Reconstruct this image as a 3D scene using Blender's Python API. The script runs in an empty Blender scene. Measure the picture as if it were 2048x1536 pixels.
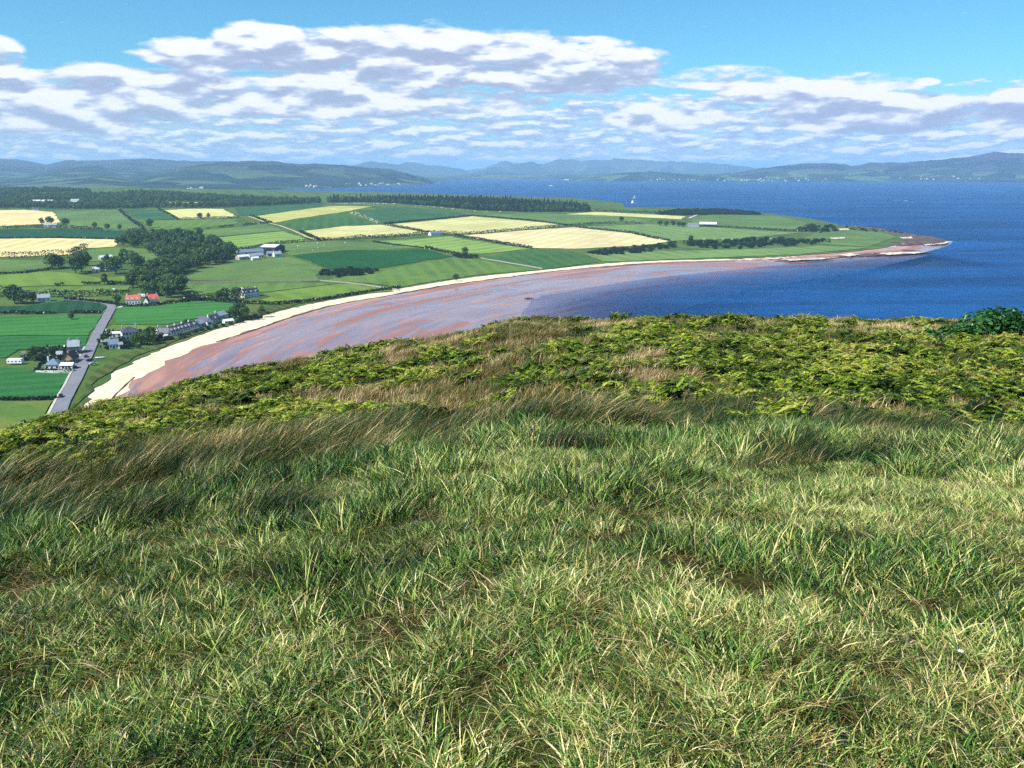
import bpy, math, random
import numpy as np
from mathutils import Vector, Euler
from mathutils.geometry import delaunay_2d_cdt

random.seed(7)
rng = np.random.default_rng(11)
scene = bpy.context.scene
col = scene.collection
PI = math.pi

# ------------------------------------------------------------------ camera
H = 112.0                      # eye height above the sea
F = 1700.0                     # focal length in photo pixels (2048 wide)
PITCH = math.atan(428.0 / F)   # horizon at photo row 340
cam_data = bpy.data.cameras.new("camera")
cam = bpy.data.objects.new("camera", cam_data)
col.objects.link(cam)
cam_data.sensor_width = 36.0
cam_data.lens = 36.0 * F / 2048.0
cam_data.clip_start = 0.1
cam_data.clip_end = 120000.0
cam.location = (0, 0, H)
cam.rotation_euler = (PI / 2 - PITCH, 0, 0)
scene.camera = cam

# ------------------------------------------------------------------ render + exposure
scene.view_settings.view_transform = 'Standard'
scene.view_settings.look = 'None'
scene.view_settings.gamma = 1.0
scene.view_settings.use_curve_mapping = False
scene.view_settings.exposure = 0.68
cy = scene.cycles
cy.use_denoising = False
cy.denoiser = 'OPENIMAGEDENOISE'
cy.denoising_input_passes = 'RGB_ALBEDO_NORMAL'
cy.use_adaptive_sampling = True
cy.adaptive_threshold = 0.025
cy.adaptive_min_samples = 40
cy.debug_use_spatial_splits = True
cy.max_bounces = 4
cy.diffuse_bounces = 2
cy.glossy_bounces = 2
cy.transmission_bounces = 3
cy.transparent_max_bounces = 8
cy.volume_bounces = 1
cy.caustics_reflective = False
cy.caustics_refractive = False
cy.sample_clamp_indirect = 4.0

# ------------------------------------------------------------------ sun
SUN_EL = math.radians(47)
SUN_AZ = math.radians(-120)    # clockwise from the view direction (+Y): on the left, a little behind
sdir = Vector((math.cos(SUN_EL) * math.sin(SUN_AZ), math.cos(SUN_EL) * math.cos(SUN_AZ), math.sin(SUN_EL)))
sun_data = bpy.data.lights.new("sun", 'SUN')
sun = bpy.data.objects.new("sun", sun_data)
col.objects.link(sun)
sun_data.energy = 5.0
sun_data.angle = math.radians(0.5)
sun_data.color = (1.0, 0.955, 0.87)
sun.rotation_euler = sdir.to_track_quat('Z', 'Y').to_euler()
sun.location = (0, 0, 400)


def lin(r, g, b):
    f = lambda c: (c / 255 / 12.92) if c <= 10 else ((c / 255 + 0.055) / 1.055) ** 2.4
    return (f(r), f(g), f(b))


# ------------------------------------------------------------------ node helper
class NT:
    def __init__(s, tree):
        s.t = tree; s.n = tree.nodes; s.l = tree.links
    def put(s, sock, v):
        if isinstance(v, bpy.types.NodeSocket): s.l.new(v, sock)
        elif isinstance(v, (tuple, list)) and len(v) == 3 and sock.type == 'RGBA': sock.default_value = (*v, 1)
        else: sock.default_value = v
    def node(s, kind, **kw):
        nd = s.n.new(kind)
        for k, v in kw.items(): setattr(nd, k, v)
        return nd
    def m(s, op, a, b=None, c=None, clamp=False):
        nd = s.n.new('ShaderNodeMath'); nd.operation = op; nd.use_clamp = clamp
        for i, v in enumerate((a, b, c)):
            if v is not None: s.put(nd.inputs[i], v)
        return nd.outputs[0]
    def vec(s, x, y, z):
        nd = s.n.new('ShaderNodeCombineXYZ')
        for i, v in enumerate((x, y, z)): s.put(nd.inputs[i], v)
        return nd.outputs[0]
    def noise(s, v, scale, detail=4, rough=0.55, dist=0.0, fac=True):
        nd = s.n.new('ShaderNodeTexNoise')
        if v is not None: s.put(nd.inputs['Vector'], v)
        s.put(nd.inputs['Scale'], scale); nd.inputs['Detail'].default_value = detail
        nd.inputs['Roughness'].default_value = rough; nd.inputs['Distortion'].default_value = dist
        return nd.outputs[0] if fac else nd.outputs[1]
    def step(s, v, a, b, lo=0.0, hi=1.0):
        nd = s.n.new('ShaderNodeMapRange'); nd.interpolation_type = 'SMOOTHSTEP'
        for i, x in enumerate((v, a, b, lo, hi)): s.put(nd.inputs[i], x)
        return nd.outputs[0]
    def mix(s, f, a, b, blend='MIX'):
        nd = s.n.new('ShaderNodeMix'); nd.data_type = 'RGBA'; nd.blend_type = blend
        s.put(nd.inputs[0], f); s.put(nd.inputs[6], a); s.put(nd.inputs[7], b)
        return nd.outputs[2]
    def ramp(s, f, stops):
        nd = s.n.new('ShaderNodeValToRGB'); s.put(nd.inputs[0], f)
        cr = nd.color_ramp
        while len(cr.elements) < len(stops): cr.elements.new(0.5)
        for e, (p, c) in zip(cr.elements, stops): e.position = p; e.color = (*c, 1)
        return nd.outputs[0]


# ------------------------------------------------------------------ world: sky with a belt of fair-weather cumulus
world = bpy.data.worlds.new("World")
scene.world = world
world.use_nodes = True
W = NT(world.node_tree)
W.n.clear()
sky = W.node('ShaderNodeTexSky', sky_type='NISHITA')
sky.sun_disc = False
sky.sun_elevation = SUN_EL
sky.sun_rotation = SUN_AZ
sky.altitude = 100
sky.air_density = 1.0
sky.dust_density = 0.3
sky.ozone_density = 1.6
geo = W.node('ShaderNodeTexCoord').outputs['Generated']
sep = W.node('ShaderNodeSeparateXYZ'); W.l.new(geo, sep.inputs[0])
dx, dy, dz = sep.outputs
az = W.m('ARCTAN2', dx, dy)
el = W.m('ARCSINE', dz)


def px_ae(u, v):
    x = (u - 1024) / F; y = (768 - v) / F
    d = Vector((x, math.cos(PITCH) + y * math.sin(PITCH), -math.sin(PITCH) + y * math.cos(PITCH))).normalized()
    return math.atan2(d.x, d.y), math.asin(d.z)


# large cumulus banks: centre, half width, half height (photo pixels -> angles), strength
BANKS = [(470, 118, 165, 34, .66), (525, 88, 85, 38, .66), (870, 128, 290, 68, .68), (1140, 150, 210, 58, .62), (1110, 92, 150, 20, .52), (240, 190, 290, 46, .66), (40, 225, 260, 54, .64),
         (640, 200, 440, 48, .64), (1440, 160, 150, 30, .56), (1580, 186, 150, 24, .56), (1690, 170, 125, 26, .58), (1740, 235, 190, 42, .70), (1345, 236, 130, 36, .62), (2070, 240, 110, 42, .66),
         (0, 110, 42, 34, .62), (1850, 165, 26, 9, .52), (2035, 194, 42, 15, .55), (1300, 140, 60, 18, .5), (-520, 150, 380, 60, .64), (2720, 160, 380, 60, .64)]


def bank_bias(e_sock, sharp):
    tot = None
    for (u, v, ru, rv, amp) in BANKS:
        a0, e0 = px_ae(u, v)
        da = W.m('MULTIPLY_ADD', az, F / ru, -a0 * F / ru)
        de = W.m('MULTIPLY_ADD', e_sock, F / rv, -e0 * F / rv)
        if sharp: de = W.m('MULTIPLY', de, W.m('MULTIPLY_ADD', W.m('LESS_THAN', de, 0.0), 0.45, 1.0))   # flatter undersides
        r2 = W.m('MULTIPLY_ADD', da, da, W.m('MULTIPLY', de, de))
        g = W.m('MULTIPLY', W.m('MULTIPLY_ADD', r2, -0.72, 1.42, clamp=True), amp)
        tot = g if tot is None else W.m('MAXIMUM', tot, g)
    return tot


def nz(e_sock, ky, seed, scale, det, dist=0.2):
    return W.noise(W.vec(az, W.m('MULTIPLY', e_sock, ky), seed), scale, det, 0.56, dist)


bias = bank_bias(el, True)
hi_fall = W.step(el, 0.075, 0.13, 0.0, -0.06)
DEb, DEm, DEs = 0.0125, 0.0062, 0.0032
b0 = W.m('ADD', W.m('MULTIPLY_ADD', nz(el, 3.3, 3.7, 15.5, 8), 1.10, -0.46), bias)
mf = W.step(el, 0.062, 0.11, 0.15, -0.28)
m0 = W.m('ADD', nz(el, 4.2, 9.1, 30.0, 6), mf)
sf = W.step(el, 0.03, 0.08, 0.13, -0.2)
s0 = W.m('ADD', nz(el, 6.0, 5.3, 60.0, 5), sf)
# light: compare a soft density with the soft density a little higher up
bl0 = W.m('MULTIPLY_ADD', bias, 0.40, nz(el, 3.3, 3.7, 15.5, 3.2))
elb = W.m('ADD', el, DEb)
bl1 = W.m('MULTIPLY_ADD', bank_bias(elb, True), 0.40, nz(elb, 3.3, 3.7, 15.5, 3.2))
ml = W.m('SUBTRACT', nz(el, 4.2, 9.1, 30.0, 3), nz(W.m('ADD', el, DEm), 4.2, 9.1, 30.0, 3))
sl = W.m('SUBTRACT', s0, W.m('ADD', nz(W.m('ADD', el, DEs), 6.0, 5.3, 60.0, 2), sf))
ab = W.step(b0, 0.45, 0.68); am = W.step(m0, 0.46, 0.66); as_ = W.step(s0, 0.44, 0.70)
lb = W.step(W.m('SUBTRACT', bl0, bl1), -0.16, 0.20)
lm = W.step(ml, -0.13, 0.20)
ls = W.step(sl, -0.16, 0.24)
fine = W.noise(W.vec(az, W.m('MULTIPLY', el, 2.2), 1.1), 70.0, 4, 0.6)
lb = W.m('ADD', lb, W.m('MULTIPLY_ADD', fine, 0.30, -0.15))
SH = lin(170, 184, 214); LIT = (1.0, 1.0, 1.0)
cb = W.ramp(lb, [(0.0, SH), (0.24, lin(184, 196, 226)), (0.5, lin(214, 224, 243)), (0.72, lin(246, 250, 255)), (1.0, LIT)])
cm = W.ramp(lm, [(0.0, lin(168, 188, 228)), (0.5, lin(200, 218, 244)), (0.85, lin(242, 249, 255)), (1.0, LIT)])
cs = W.ramp(ls, [(0.0, lin(178, 207, 243)), (0.5, lin(196, 224, 250)), (1.0, lin(228, 245, 255))])
ccol = W.mix(am, cs, cm)
ccol = W.mix(ab, ccol, cb)
alpha = W.m('MAXIMUM', W.m('MAXIMUM', W.m('MULTIPLY', as_, 0.8), W.m('MULTIPLY', am, 0.95)), ab)
alpha = W.m('MULTIPLY', alpha, W.step(dz, -0.005, 0.012))
skyc = W.mix(1.0, sky.outputs[0], W.mix(W.step(el, 0.0, 0.12), (0.80, 1.16, 1.68), (0.62, 1.28, 1.58)), 'MULTIPLY')
bg1 = W.node('ShaderNodeBackground'); W.l.new(skyc, bg1.inputs[0]); bg1.inputs[1].default_value = 0.060
bg2 = W.node('ShaderNodeBackground'); W.l.new(ccol, bg2.inputs[0]); bg2.inputs[1].default_value = 0.66
mx = W.node('ShaderNodeMixShader'); W.l.new(alpha, mx.inputs[0]); W.l.new(bg1.outputs[0], mx.inputs[1]); W.l.new(bg2.outputs[0], mx.inputs[2])
wo = W.node('ShaderNodeOutputWorld'); W.l.new(mx.outputs[0], wo.inputs[0])
world.cycles.sampling_method = 'MANUAL'
world.cycles.sample_map_resolution = 512


# ------------------------------------------------------------------ numeric helpers
def _hash(ix, iy, seed):
    h = (ix.astype(np.int64) * 374761393 + iy.astype(np.int64) * 668265263 + seed * 1442695041) & 0xFFFFFFFF
    h = ((h ^ (h >> 13)) * 1274126177) & 0xFFFFFFFF
    return ((h ^ (h >> 16)) & 0xFFFF) / 65535.0


def vnoise(x, y, seed=0):
    x = np.asarray(x, float); y = np.asarray(y, float)
    ix = np.floor(x); iy = np.floor(y); fx = x - ix; fy = y - iy
    fx = fx * fx * (3 - 2 * fx); fy = fy * fy * (3 - 2 * fy)
    a = _hash(ix, iy, seed); b = _hash(ix + 1, iy, seed); c = _hash(ix, iy + 1, seed); d = _hash(ix + 1, iy + 1, seed)
    return (a * (1 - fx) + b * fx) * (1 - fy) + (c * (1 - fx) + d * fx) * fy


def fbm(x, y, seed=0, oct=4):
    t = 0; a = 0.5; n = 0
    for i in range(oct):
        t = t + a * vnoise(np.asarray(x) * 2 ** i, np.asarray(y) * 2 ** i, seed + i * 17); n += a; a *= 0.5
    return t / n


def sstep(a, b, x):
    t = np.clip((np.asarray(x, float) - a) / (b - a), 0, 1)
    return t * t * (3 - 2 * t)


def smooth_table(ys, zs, sigma, lo, hi, step=0.5):
    g = np.arange(lo, hi, step); v = np.interp(g, ys, zs)
    k = np.exp(-0.5 * (np.arange(-40, 41) * step / sigma) ** 2); k /= k.sum()
    p = np.pad(v, 40, mode='reflect', reflect_type='odd')
    return g, np.convolve(p, k, 'valid')


def inside(px, py, poly):
    poly = np.asarray(poly); r = np.zeros(len(px), bool)
    x0, y0 = poly[-1]
    for x1, y1 in poly:
        c = ((y1 > py) != (y0 > py))
        with np.errstate(divide='ignore', invalid='ignore'):
            r ^= c & (px < (x0 - x1) * (py - y1) / (y0 - y1 + 1e-12) + x1)
        x0, y0 = x1, y1
    return r


def dist_poly(px, py, line):
    line = np.asarray(line, float); best = np.full(len(px), 1e18)
    for (x0, y0), (x1, y1) in zip(line[:-1], line[1:]):
        vx, vy = x1 - x0, y1 - y0; L = vx * vx + vy * vy + 1e-9
        t = np.clip(((px - x0) * vx + (py - y0) * vy) / L, 0, 1)
        best = np.minimum(best, (px - x0 - t * vx) ** 2 + (py - y0 - t * vy) ** 2)
    return np.sqrt(best)


def resample(line, step, closed=False):
    line = [tuple(p[:2]) for p in line]
    if closed: line = line + [line[0]]
    out = []
    for (x0, y0), (x1, y1) in zip(line[:-1], line[1:]):
        n = max(1, int(math.hypot(x1 - x0, y1 - y0) / step))
        for i in range(n): out.append((x0 + (x1 - x0) * i / n, y0 + (y1 - y0) * i / n))
    if not closed: out.append(line[-1])
    return out


def smooth_line(line, it=2):
    for _ in range(it):
        out = [line[0]]
        for a, b in zip(line[:-1], line[1:]):
            out.append((a[0] * .75 + b[0] * .25, a[1] * .75 + b[1] * .25)); out.append((a[0] * .25 + b[0] * .75, a[1] * .25 + b[1] * .75))
        out.append(line[-1]); line = out
    return line


# ------------------------------------------------------------------ the lie of the land (heights above the sea)
_yc_x = [-3000, -1000, -400, -230, -174, -72, 42, 234, 459, 690, 900]
_yc_y = [520, 470, 420, 500, 690, 850, 945, 1055, 1150, 1330, 1500]


def land_z(x, y):
    x = np.asarray(x, float); y = np.asarray(y, float)
    q = y - np.interp(x, _yc_x, _yc_y)
    taper = 1 - 0.8 * sstep(150, 620, x)
    h = 2.6 + 21 * sstep(0, 1800, q) * taper
    h = h + (fbm(x / 420, y / 420, 3, 2) - 0.5) * 9 * sstep(60, 500, q) * taper
    h = h + 22 * np.exp(-(((x + 1750) / 750) ** 2 + ((y - 3300) / 520) ** 2))
    h = h + 10 * np.exp(-(((x + 1150) / 330) ** 2 + ((y - 2900) / 330) ** 2))
    return h


_hy, _hz = smooth_table([-40, -12, -3, 2, 5, 9, 12.5, 14.5, 16.5, 20, 25, 30, 42, 49, 56, 70, 100, 245, 420],
                        [-0.6, -1.3, -1.6, -1.65, -2.02, -2.98, -3.85, -4.45, -4.95, -5.5, -6.1, -6.7, -7.75, -8.65, -10.5, -17, -33, -114, -120], 0.9, -40, 420, 0.25)


def hill_z(x, y, micro=True):
    x = np.asarray(x, float); y = np.asarray(y, float)
    yy = y
    xl = np.maximum(0, -(x - 0.5))
    shift = 1.6 * sstep(4, 9, x) * (1 - sstep(14, 26, y)) * sstep(7, 10, y)
    z = np.interp(y + shift * sstep(5.0, 9, y + shift), _hy, _hz)
    z = z - 0.112 * xl * (1 + 0.022 * np.clip(y - 15, 0, 40)) - 0.004 * np.maximum(0, xl - 10) ** 2 * (1 - 0.0 * y)
    if micro:
        near = 1 - sstep(9, 16, y)
        hum = sstep(6, 9, y) * (1 - sstep(15, 20, y))
        z = z + (fbm(x * 1.1, y * 1.1, 5, 3) - .5) * (0.14 + 0.26 * hum) + (fbm(x * .28, y * .28, 8, 3) - .5) * (0.12 + 0.75 * (1 - near))
    return z + H


def ray(u, v):
    x = (u - 1024) / F; y = (768 - v) / F
    return np.array([x, math.cos(PITCH) + y * math.sin(PITCH), -math.sin(PITCH) + y * math.cos(PITCH)])


_T = np.concatenate([np.arange(230, 1600, 2.0), np.arange(1600, 8000, 6.0)])


def onland(u, v):
    d = ray(u, v); p = d[None, :] * _T[:, None]
    k = np.argmax(p[:, 2] + H < land_z(p[:, 0], p[:, 1]))
    gap = p[:, 2] + H - land_z(p[:, 0], p[:, 1])
    if k == 0 or p[k, 1] > 4000:
        gap = np.where((p[:, 1] > 1500) & (p[:, 1] < 4000), gap, 1e9); k = int(np.argmin(gap)); return float(p[k, 0]), float(p[k, 1])
    a, b = _T[k - 1], _T[k]
    for _ in range(12):
        c = (a + b) / 2; q = d * c
        if q[2] + H < land_z(q[0], q[1]): b = c
        else: a = c
    q = d * a
    return float(q[0]), float(q[1])


def onsea(u, v, z=0.0):
    d = ray(u, v); t = (z - H) / d[2]
    return float(d[0] * t), float(d[1] * t)


def onhill(u, v):
    d = ray(u, v); T = np.arange(1.2, 120, 0.05); p = d[None, :] * T[:, None]
    k = np.argmax(p[:, 2] + H < hill_z(p[:, 0], p[:, 1]))
    return float(p[k, 0]), float(p[k, 1])


# ------------------------------------------------------------------ mesh helpers
def mesh_obj(name, verts, faces, mat, parent=None, kind=None, smooth=False, link=True, attrs=None, matidx=None):
    me = bpy.data.meshes.new(name)
    me.from_pydata([tuple(map(float, v)) for v in verts], [], [tuple(map(int, f)) for f in faces])
    for m in (mat if isinstance(mat, (list, tuple)) else [mat]):
        if m: me.materials.append(m)
    if smooth: me.polygons.foreach_set('use_smooth', [True] * len(me.polygons))
    if matidx is not None: me.polygons.foreach_set('material_index', matidx)
    if attrs:
        for k, a in attrs.items():
            at = me.attributes.new(k, 'FLOAT', 'POINT'); at.data.foreach_set('value', np.asarray(a, np.float32))
    o = bpy.data.objects.new(name, me)
    if link: col.objects.link(o)
    if parent: o.parent = parent
    if kind: o['kind'] = kind
    return o


def tag(o, label, cat, group=None, kind=None):
    o['label'] = label
    if cat: o['category'] = cat
    if group: o['group'] = group
    if kind: o['kind'] = kind
    return o


def empty(name, loc=(0, 0, 0), rz=0.0):
    o = bpy.data.objects.new(name, None); col.objects.link(o)
    o.empty_display_size = 0.1
    o.location = loc; o.rotation_euler = (0, 0, rz)
    return o


def drape(name, poly, zf, mat, step, dz=0.0, kind='structure', attrs=None, edge=None):
    """triangulated sheet inside a world-space polygon, laid on the height function"""
    bd = resample(poly, edge or step, True)
    P = np.array(bd)
    x0, y0 = P.min(0); x1, y1 = P.max(0)
    gx, gy = np.meshgrid(np.arange(x0 + step * .5, x1, step), np.arange(y0 + step * .5, y1, step))
    gx = gx.ravel(); gy = gy.ravel()
    k = inside(gx, gy, P)
    gx, gy = gx[k], gy[k]
    if len(gx):
        k = dist_poly(gx, gy, np.vstack([P, P[:1]])) > 0.3 * step if len(gx) * len(P) < 4e7 else np.ones(len(gx), bool)
        gx, gy = gx[k], gy[k]
    pts = [Vector(p) for p in bd] + [Vector((a, b)) for a, b in zip(gx, gy)]
    n = len(bd)
    v, e, f, *_ = delaunay_2d_cdt(pts, [(i, (i + 1) % n) for i in range(n)], [], 1, 1e-4)
    A = np.array([(p.x, p.y) for p in v])
    z = zf(A[:, 0], A[:, 1]) + dz
    at = attrs(A[:, 0], A[:, 1]) if attrs else None
    return mesh_obj(name, np.column_stack([A, z]), f, mat, kind=kind, smooth=True, attrs=at)


# ------------------------------------------------------------------ materials
MATS = {}


def new_mat(name):
    m = bpy.data.materials.new(name); m.use_nodes = True
    t = NT(m.node_tree); t.n.clear()
    out = t.node('ShaderNodeOutputMaterial')
    return m, t, out


def plain(name, c, rough=0.8, var=0.15, scale=0.5, spec=0.3, c2=None, metal=0.0):
    if name in MATS: return MATS[name]
    m, t, out = new_mat(name)
    p = t.node('ShaderNodeBsdfPrincipled')
    co = t.node('ShaderNodeTexCoord').outputs['Object']
    n = t.noise(co, scale, 4, 0.6)
    c2 = c2 or tuple(x * (1 - var) for x in c)
    colr = t.mix(t.step(n, 0.35, 0.65), tuple(min(1, x * (1 + var)) for x in c), c2)
    t.l.new(colr, p.inputs['Base Color'])
    p.inputs['Roughness'].default_value = rough
    p.inputs['Specular IOR Level'].default_value = spec
    p.inputs['Metallic'].default_value = metal
    t.l.new(p.outputs[0], out.inputs[0])
    MATS[name] = m
    return m


def field_mat(name, c, stripe=None, ang=0.0, period=14.0, var=0.16, amt=0.5):
    """crop or pasture: blotchy colour, optional mowing stripes, sward relief"""
    if name in MATS: return MATS[name]
    m, t, out = new_mat(name)
    co = t.node('ShaderNodeNewGeometry').outputs['Position']
    n1 = t.noise(co, 0.011, 6, 0.66); n2 = t.noise(co, 0.07, 5, 0.7)
    colr = t.mix(t.step(n1, 0.3, 0.7), tuple(x * (1 - var) for x in c), tuple(min(1, x * (1 + var)) for x in c))
    colr = t.mix(t.m('MULTIPLY', t.step(n2, 0.4, 0.75), 0.4), colr, tuple(x * (1 - var * 2) for x in c))
    n3 = t.noise(co, 0.35, 4, 0.7)
    colr = t.mix(t.m('MULTIPLY', t.step(n3, 0.45, 0.72), 0.45), colr, tuple(x * 0.55 for x in c))
    colr = t.mix(t.m('MULTIPLY', t.step(t.noise(co, 0.028, 5, 0.65), 0.55, 0.75), 0.35), colr, tuple(min(1, x * 1.3 + .02) for x in c))
    if stripe:
        s = t.node('ShaderNodeSeparateXYZ'); t.l.new(co, s.inputs[0])
        ph = t.m('ADD', t.m('MULTIPLY', s.outputs[0], math.cos(ang)), t.m('MULTIPLY', s.outputs[1], math.sin(ang)))
        ph = t.m('ADD', ph, t.m('MULTIPLY', n1, 14.0))
        w = t.m('SINE', t.m('MULTIPLY', ph, 2 * PI / period))
        irregular = t.noise(t.vec(t.m('MULTIPLY', ph, 0.05), 0, 0), 1.0, 2)
        colr = t.mix(t.m('MULTIPLY', t.m('MULTIPLY', t.step(w, -0.3, 0.6), irregular), amt * 1.6), colr, stripe)
    p = t.node('ShaderNodeBsdfPrincipled')
    t.l.new(colr, p.inputs['Base Color']); p.inputs['Roughness'].default_value = 0.95; p.inputs['Specular IOR Level'].default_value = 0.05
    b = t.node('ShaderNodeBump'); b.inputs['Strength'].default_value = 0.5; b.inputs['Distance'].default_value = 0.6
    t.l.new(t.noise(co, 0.8, 3, 0.7), b.inputs['Height']); t.l.new(b.outputs[0], p.inputs['Normal'])
    t.l.new(p.outputs[0], out.inputs[0])
    MATS[name] = m
    return m


def leaf_mat(name, stops, trans=0.35, rough=0.5, spec=0.35, inst=True, zdark=None):
    """stops: colour ramp over blade/leaf random + plant tint"""
    if name in MATS: return MATS[name]
    m, t, out = new_mat(name)
    a = t.node('ShaderNodeAttribute', attribute_name='bl')
    f = a.outputs['Fac']
    if inst:
        b = t.node('ShaderNodeAttribute', attribute_name='tint', attribute_type='INSTANCER')
        f = t.m('ADD', t.m('MULTIPLY', t.m('SUBTRACT', f, 0.5), 1.0), b.outputs['Fac'], clamp=True)
    else:
        oi = t.node('ShaderNodeObjectInfo')
        f = t.m('ADD', t.m('MULTIPLY', f, 0.7), t.m('MULTIPLY', oi.outputs['Random'], 0.3), clamp=True)
    c = t.ramp(f, stops)
    p = t.node('ShaderNodeBsdfPrincipled')
    t.l.new(c, p.inputs['Base Color']); p.inputs['Roughness'].default_value = rough; p.inputs['Specular IOR Level'].default_value = spec
    tr = t.node('ShaderNodeBsdfTranslucent'); t.l.new(t.mix(1.0, c, (1.0, 1.0, 0.55), 'MULTIPLY'), tr.inputs[0])
    mx = t.node('ShaderNodeMixShader'); mx.inputs[0].default_value = trans
    t.l.new(p.outputs[0], mx.inputs[1]); t.l.new(tr.outputs[0], mx.inputs[2]); t.l.new(mx.outputs[0], out.inputs[0])
    MATS[name] = m
    return m


M_turf = leaf_mat('grass_blades', [(0.0, lin(8, 28, 10)), (0.18, lin(34, 78, 32)), (0.42, lin(88, 136, 58)), (0.66, lin(150, 172, 80)), (0.85, lin(196, 196, 112)), (1.0, lin(228, 214, 156))], 0.14, 0.42, 0.3)
M_long = leaf_mat('long_grass_blades', [(0.0, lin(12, 34, 10)), (0.3, lin(44, 80, 28)), (0.52, lin(96, 110, 46)), (0.75, lin(132, 102, 54)), (1.0, lin(222, 196, 146))], 0.12, 0.45, 0.25)
M_dry = leaf_mat('dry_grass_blades', [(0.0, lin(34, 56, 18)), (0.3, lin(88, 100, 34)), (0.55, lin(126, 108, 52)), (0.8, lin(172, 136, 90)), (1.0, lin(230, 202, 164))], 0.16, 0.5, 0.3)
M_fern = leaf_mat('bracken_leaf', [(0.0, lin(20, 38, 10)), (0.35, lin(68, 94, 22)), (0.7, lin(128, 150, 42)), (0.9, lin(178, 188, 76)), (1.0, lin(176, 168, 90))], 0.2, 0.5, 0.3)
M_soil = plain('turf_soil', lin(40, 42, 20), 1.0, 0.4, 3.0, 0.05)
M_slope = plain('hillside_soil', lin(46, 48, 22), 1.0, 0.35, 1.2, 0.05)
M_crown = leaf_mat('tree_leaves', [(0.0, lin(20, 42, 18)), (0.5, lin(58, 88, 36)), (1.0, lin(124, 144, 68))], 0.2, 0.6, 0.2, inst=False)
M_crown2 = leaf_mat('conifer_needles', [(0.0, lin(8, 26, 18)), (0.5, lin(18, 44, 28)), (1.0, lin(36, 64, 38))], 0.1, 0.7, 0.15, inst=False)
M_hedge = leaf_mat('hedge_leaves', [(0.0, lin(10, 24, 10)), (0.6, lin(28, 50, 20)), (1.0, lin(62, 82, 40))], 0.15, 0.7, 0.15, inst=False)
M_bloom = leaf_mat('hawthorn_blossom', [(0.0, lin(80, 100, 50)), (0.3, lin(190, 196, 160)), (1.0, lin(236, 236, 220))], 0.15, 0.7, 0.15, inst=False)
M_shrub = leaf_mat('glossy_leaves', [(0.0, lin(14, 44, 18)), (0.5, lin(36, 84, 34)), (0.85, lin(84, 134, 58)), (1.0, lin(170, 196, 140))], 0.15, 0.4, 0.35, inst=False)  # palest stops paint scattered highlights into the leaf colour
M_bark = plain('bark', lin(70, 58, 46), 0.95, 0.3, 2.0, 0.1)

# ================================================================== SETTING
# ------------------------------------------------------------------ coast lines (photo pixels projected on the ground)
VEG = [(60, 905), (120, 868), (150, 830), (190, 775), (240, 737), (300, 706), (370, 680), (440, 656), (500, 637), (560, 622), (600, 611), (650, 602), (700, 593), (760, 583),
       (820, 573), (880, 563), (950, 553), (1020, 546), (1100, 538), (1200, 527), (1300, 521), (1400, 519), (1500, 516), (1600, 511), (1700, 503), (1760, 497), (1800, 489), (1815, 481)]
FARC = [(1800, 468), (1750, 459), (1690, 452), (1650, 443), (1610, 436), (1560, 431), (1490, 425), (1400, 419), (1320, 421), (1250, 424)]
veg_w = [onsea(u, v, 2.6) for u, v in VEG]
far_w = [onsea(u, v, 3.0) for u, v in FARC]
FAR_BACK = [(330, 2600), (150, 2950), (-300, 3350), (-900, 3750), (-1600, 4100), (-2400, 4300), (-3600, 4400), (-3600, 300), (-420, 240), (-230, 240)]
land_poly = smooth_line(veg_w, 2) + far_w + FAR_BACK
lp = resample(land_poly, 5.0, True)
# ragged turf edge along the beach
lp2 = []
for i, (x, y) in enumerate(lp):
    if y < 1700 and x > -330:
        a = (float(fbm(x / 9, y / 9, 21, 3)) - 0.5) * 15
        lp2.append((x + a * 0.6, y + a))
    else: lp2.append((x, y))
M_land = field_mat('rough_pasture', lin(72, 98, 44), lin(104, 108, 56), 0.4, 60.0, 0.28, 0.4)


def land_mesh_z(x, y):
    return land_z(x, y)


ground = drape('ground', lp2, land_mesh_z, M_land, 26.0, 0.0, edge=5.0)

# ------------------------------------------------------------------ foreshore: pink-brown tidal flat with a film of water, white upper beach
WATER = [(960, 770), (1000, 700), (1035, 650), (1048, 620), (1060, 600), (1090, 590), (1150, 580), (1230, 566), (1300, 556), (1400, 545), (1500, 536), (1570, 527), (1650, 520), (1750, 513), (1830, 507), (1870, 499), (1900, 488), (1906, 483)]
wat_w = smooth_line([onsea(u, v) for u, v in WATER], 2)
sea_side = wat_w + [onsea(2300, 484), onsea(2300, 760), (500, 200), (-40, 200)]


def seaward(x, y): return inside(x, y, sea_side)


veg_s = smooth_line(veg_w, 2)


def shore_z(x, y):
    dw = dist_poly(x, y, wat_w); dv = dist_poly(x, y, veg_s)
    s = dw / (dw + dv + 1e-6)
    inl = inside(x, y, lp2)
    z = np.where(seaward(x, y), -0.05 - 0.012 * dw, 2.35 * s ** 0.8)
    z = z + (fbm(x / 60, y / 22, 31, 3) - .5) * 0.25 * np.where(seaward(x, y), 0, np.minimum(1, dw / 40))
    return np.where(inl, 2.2 - 0.05 * dv, z)


M_flat, t, out = new_mat('tidal_sand')
co = t.node('ShaderNodeNewGeometry').outputs['Position']
sp = t.node('ShaderNodeSeparateXYZ'); t.l.new(co, sp.inputs[0])
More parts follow.
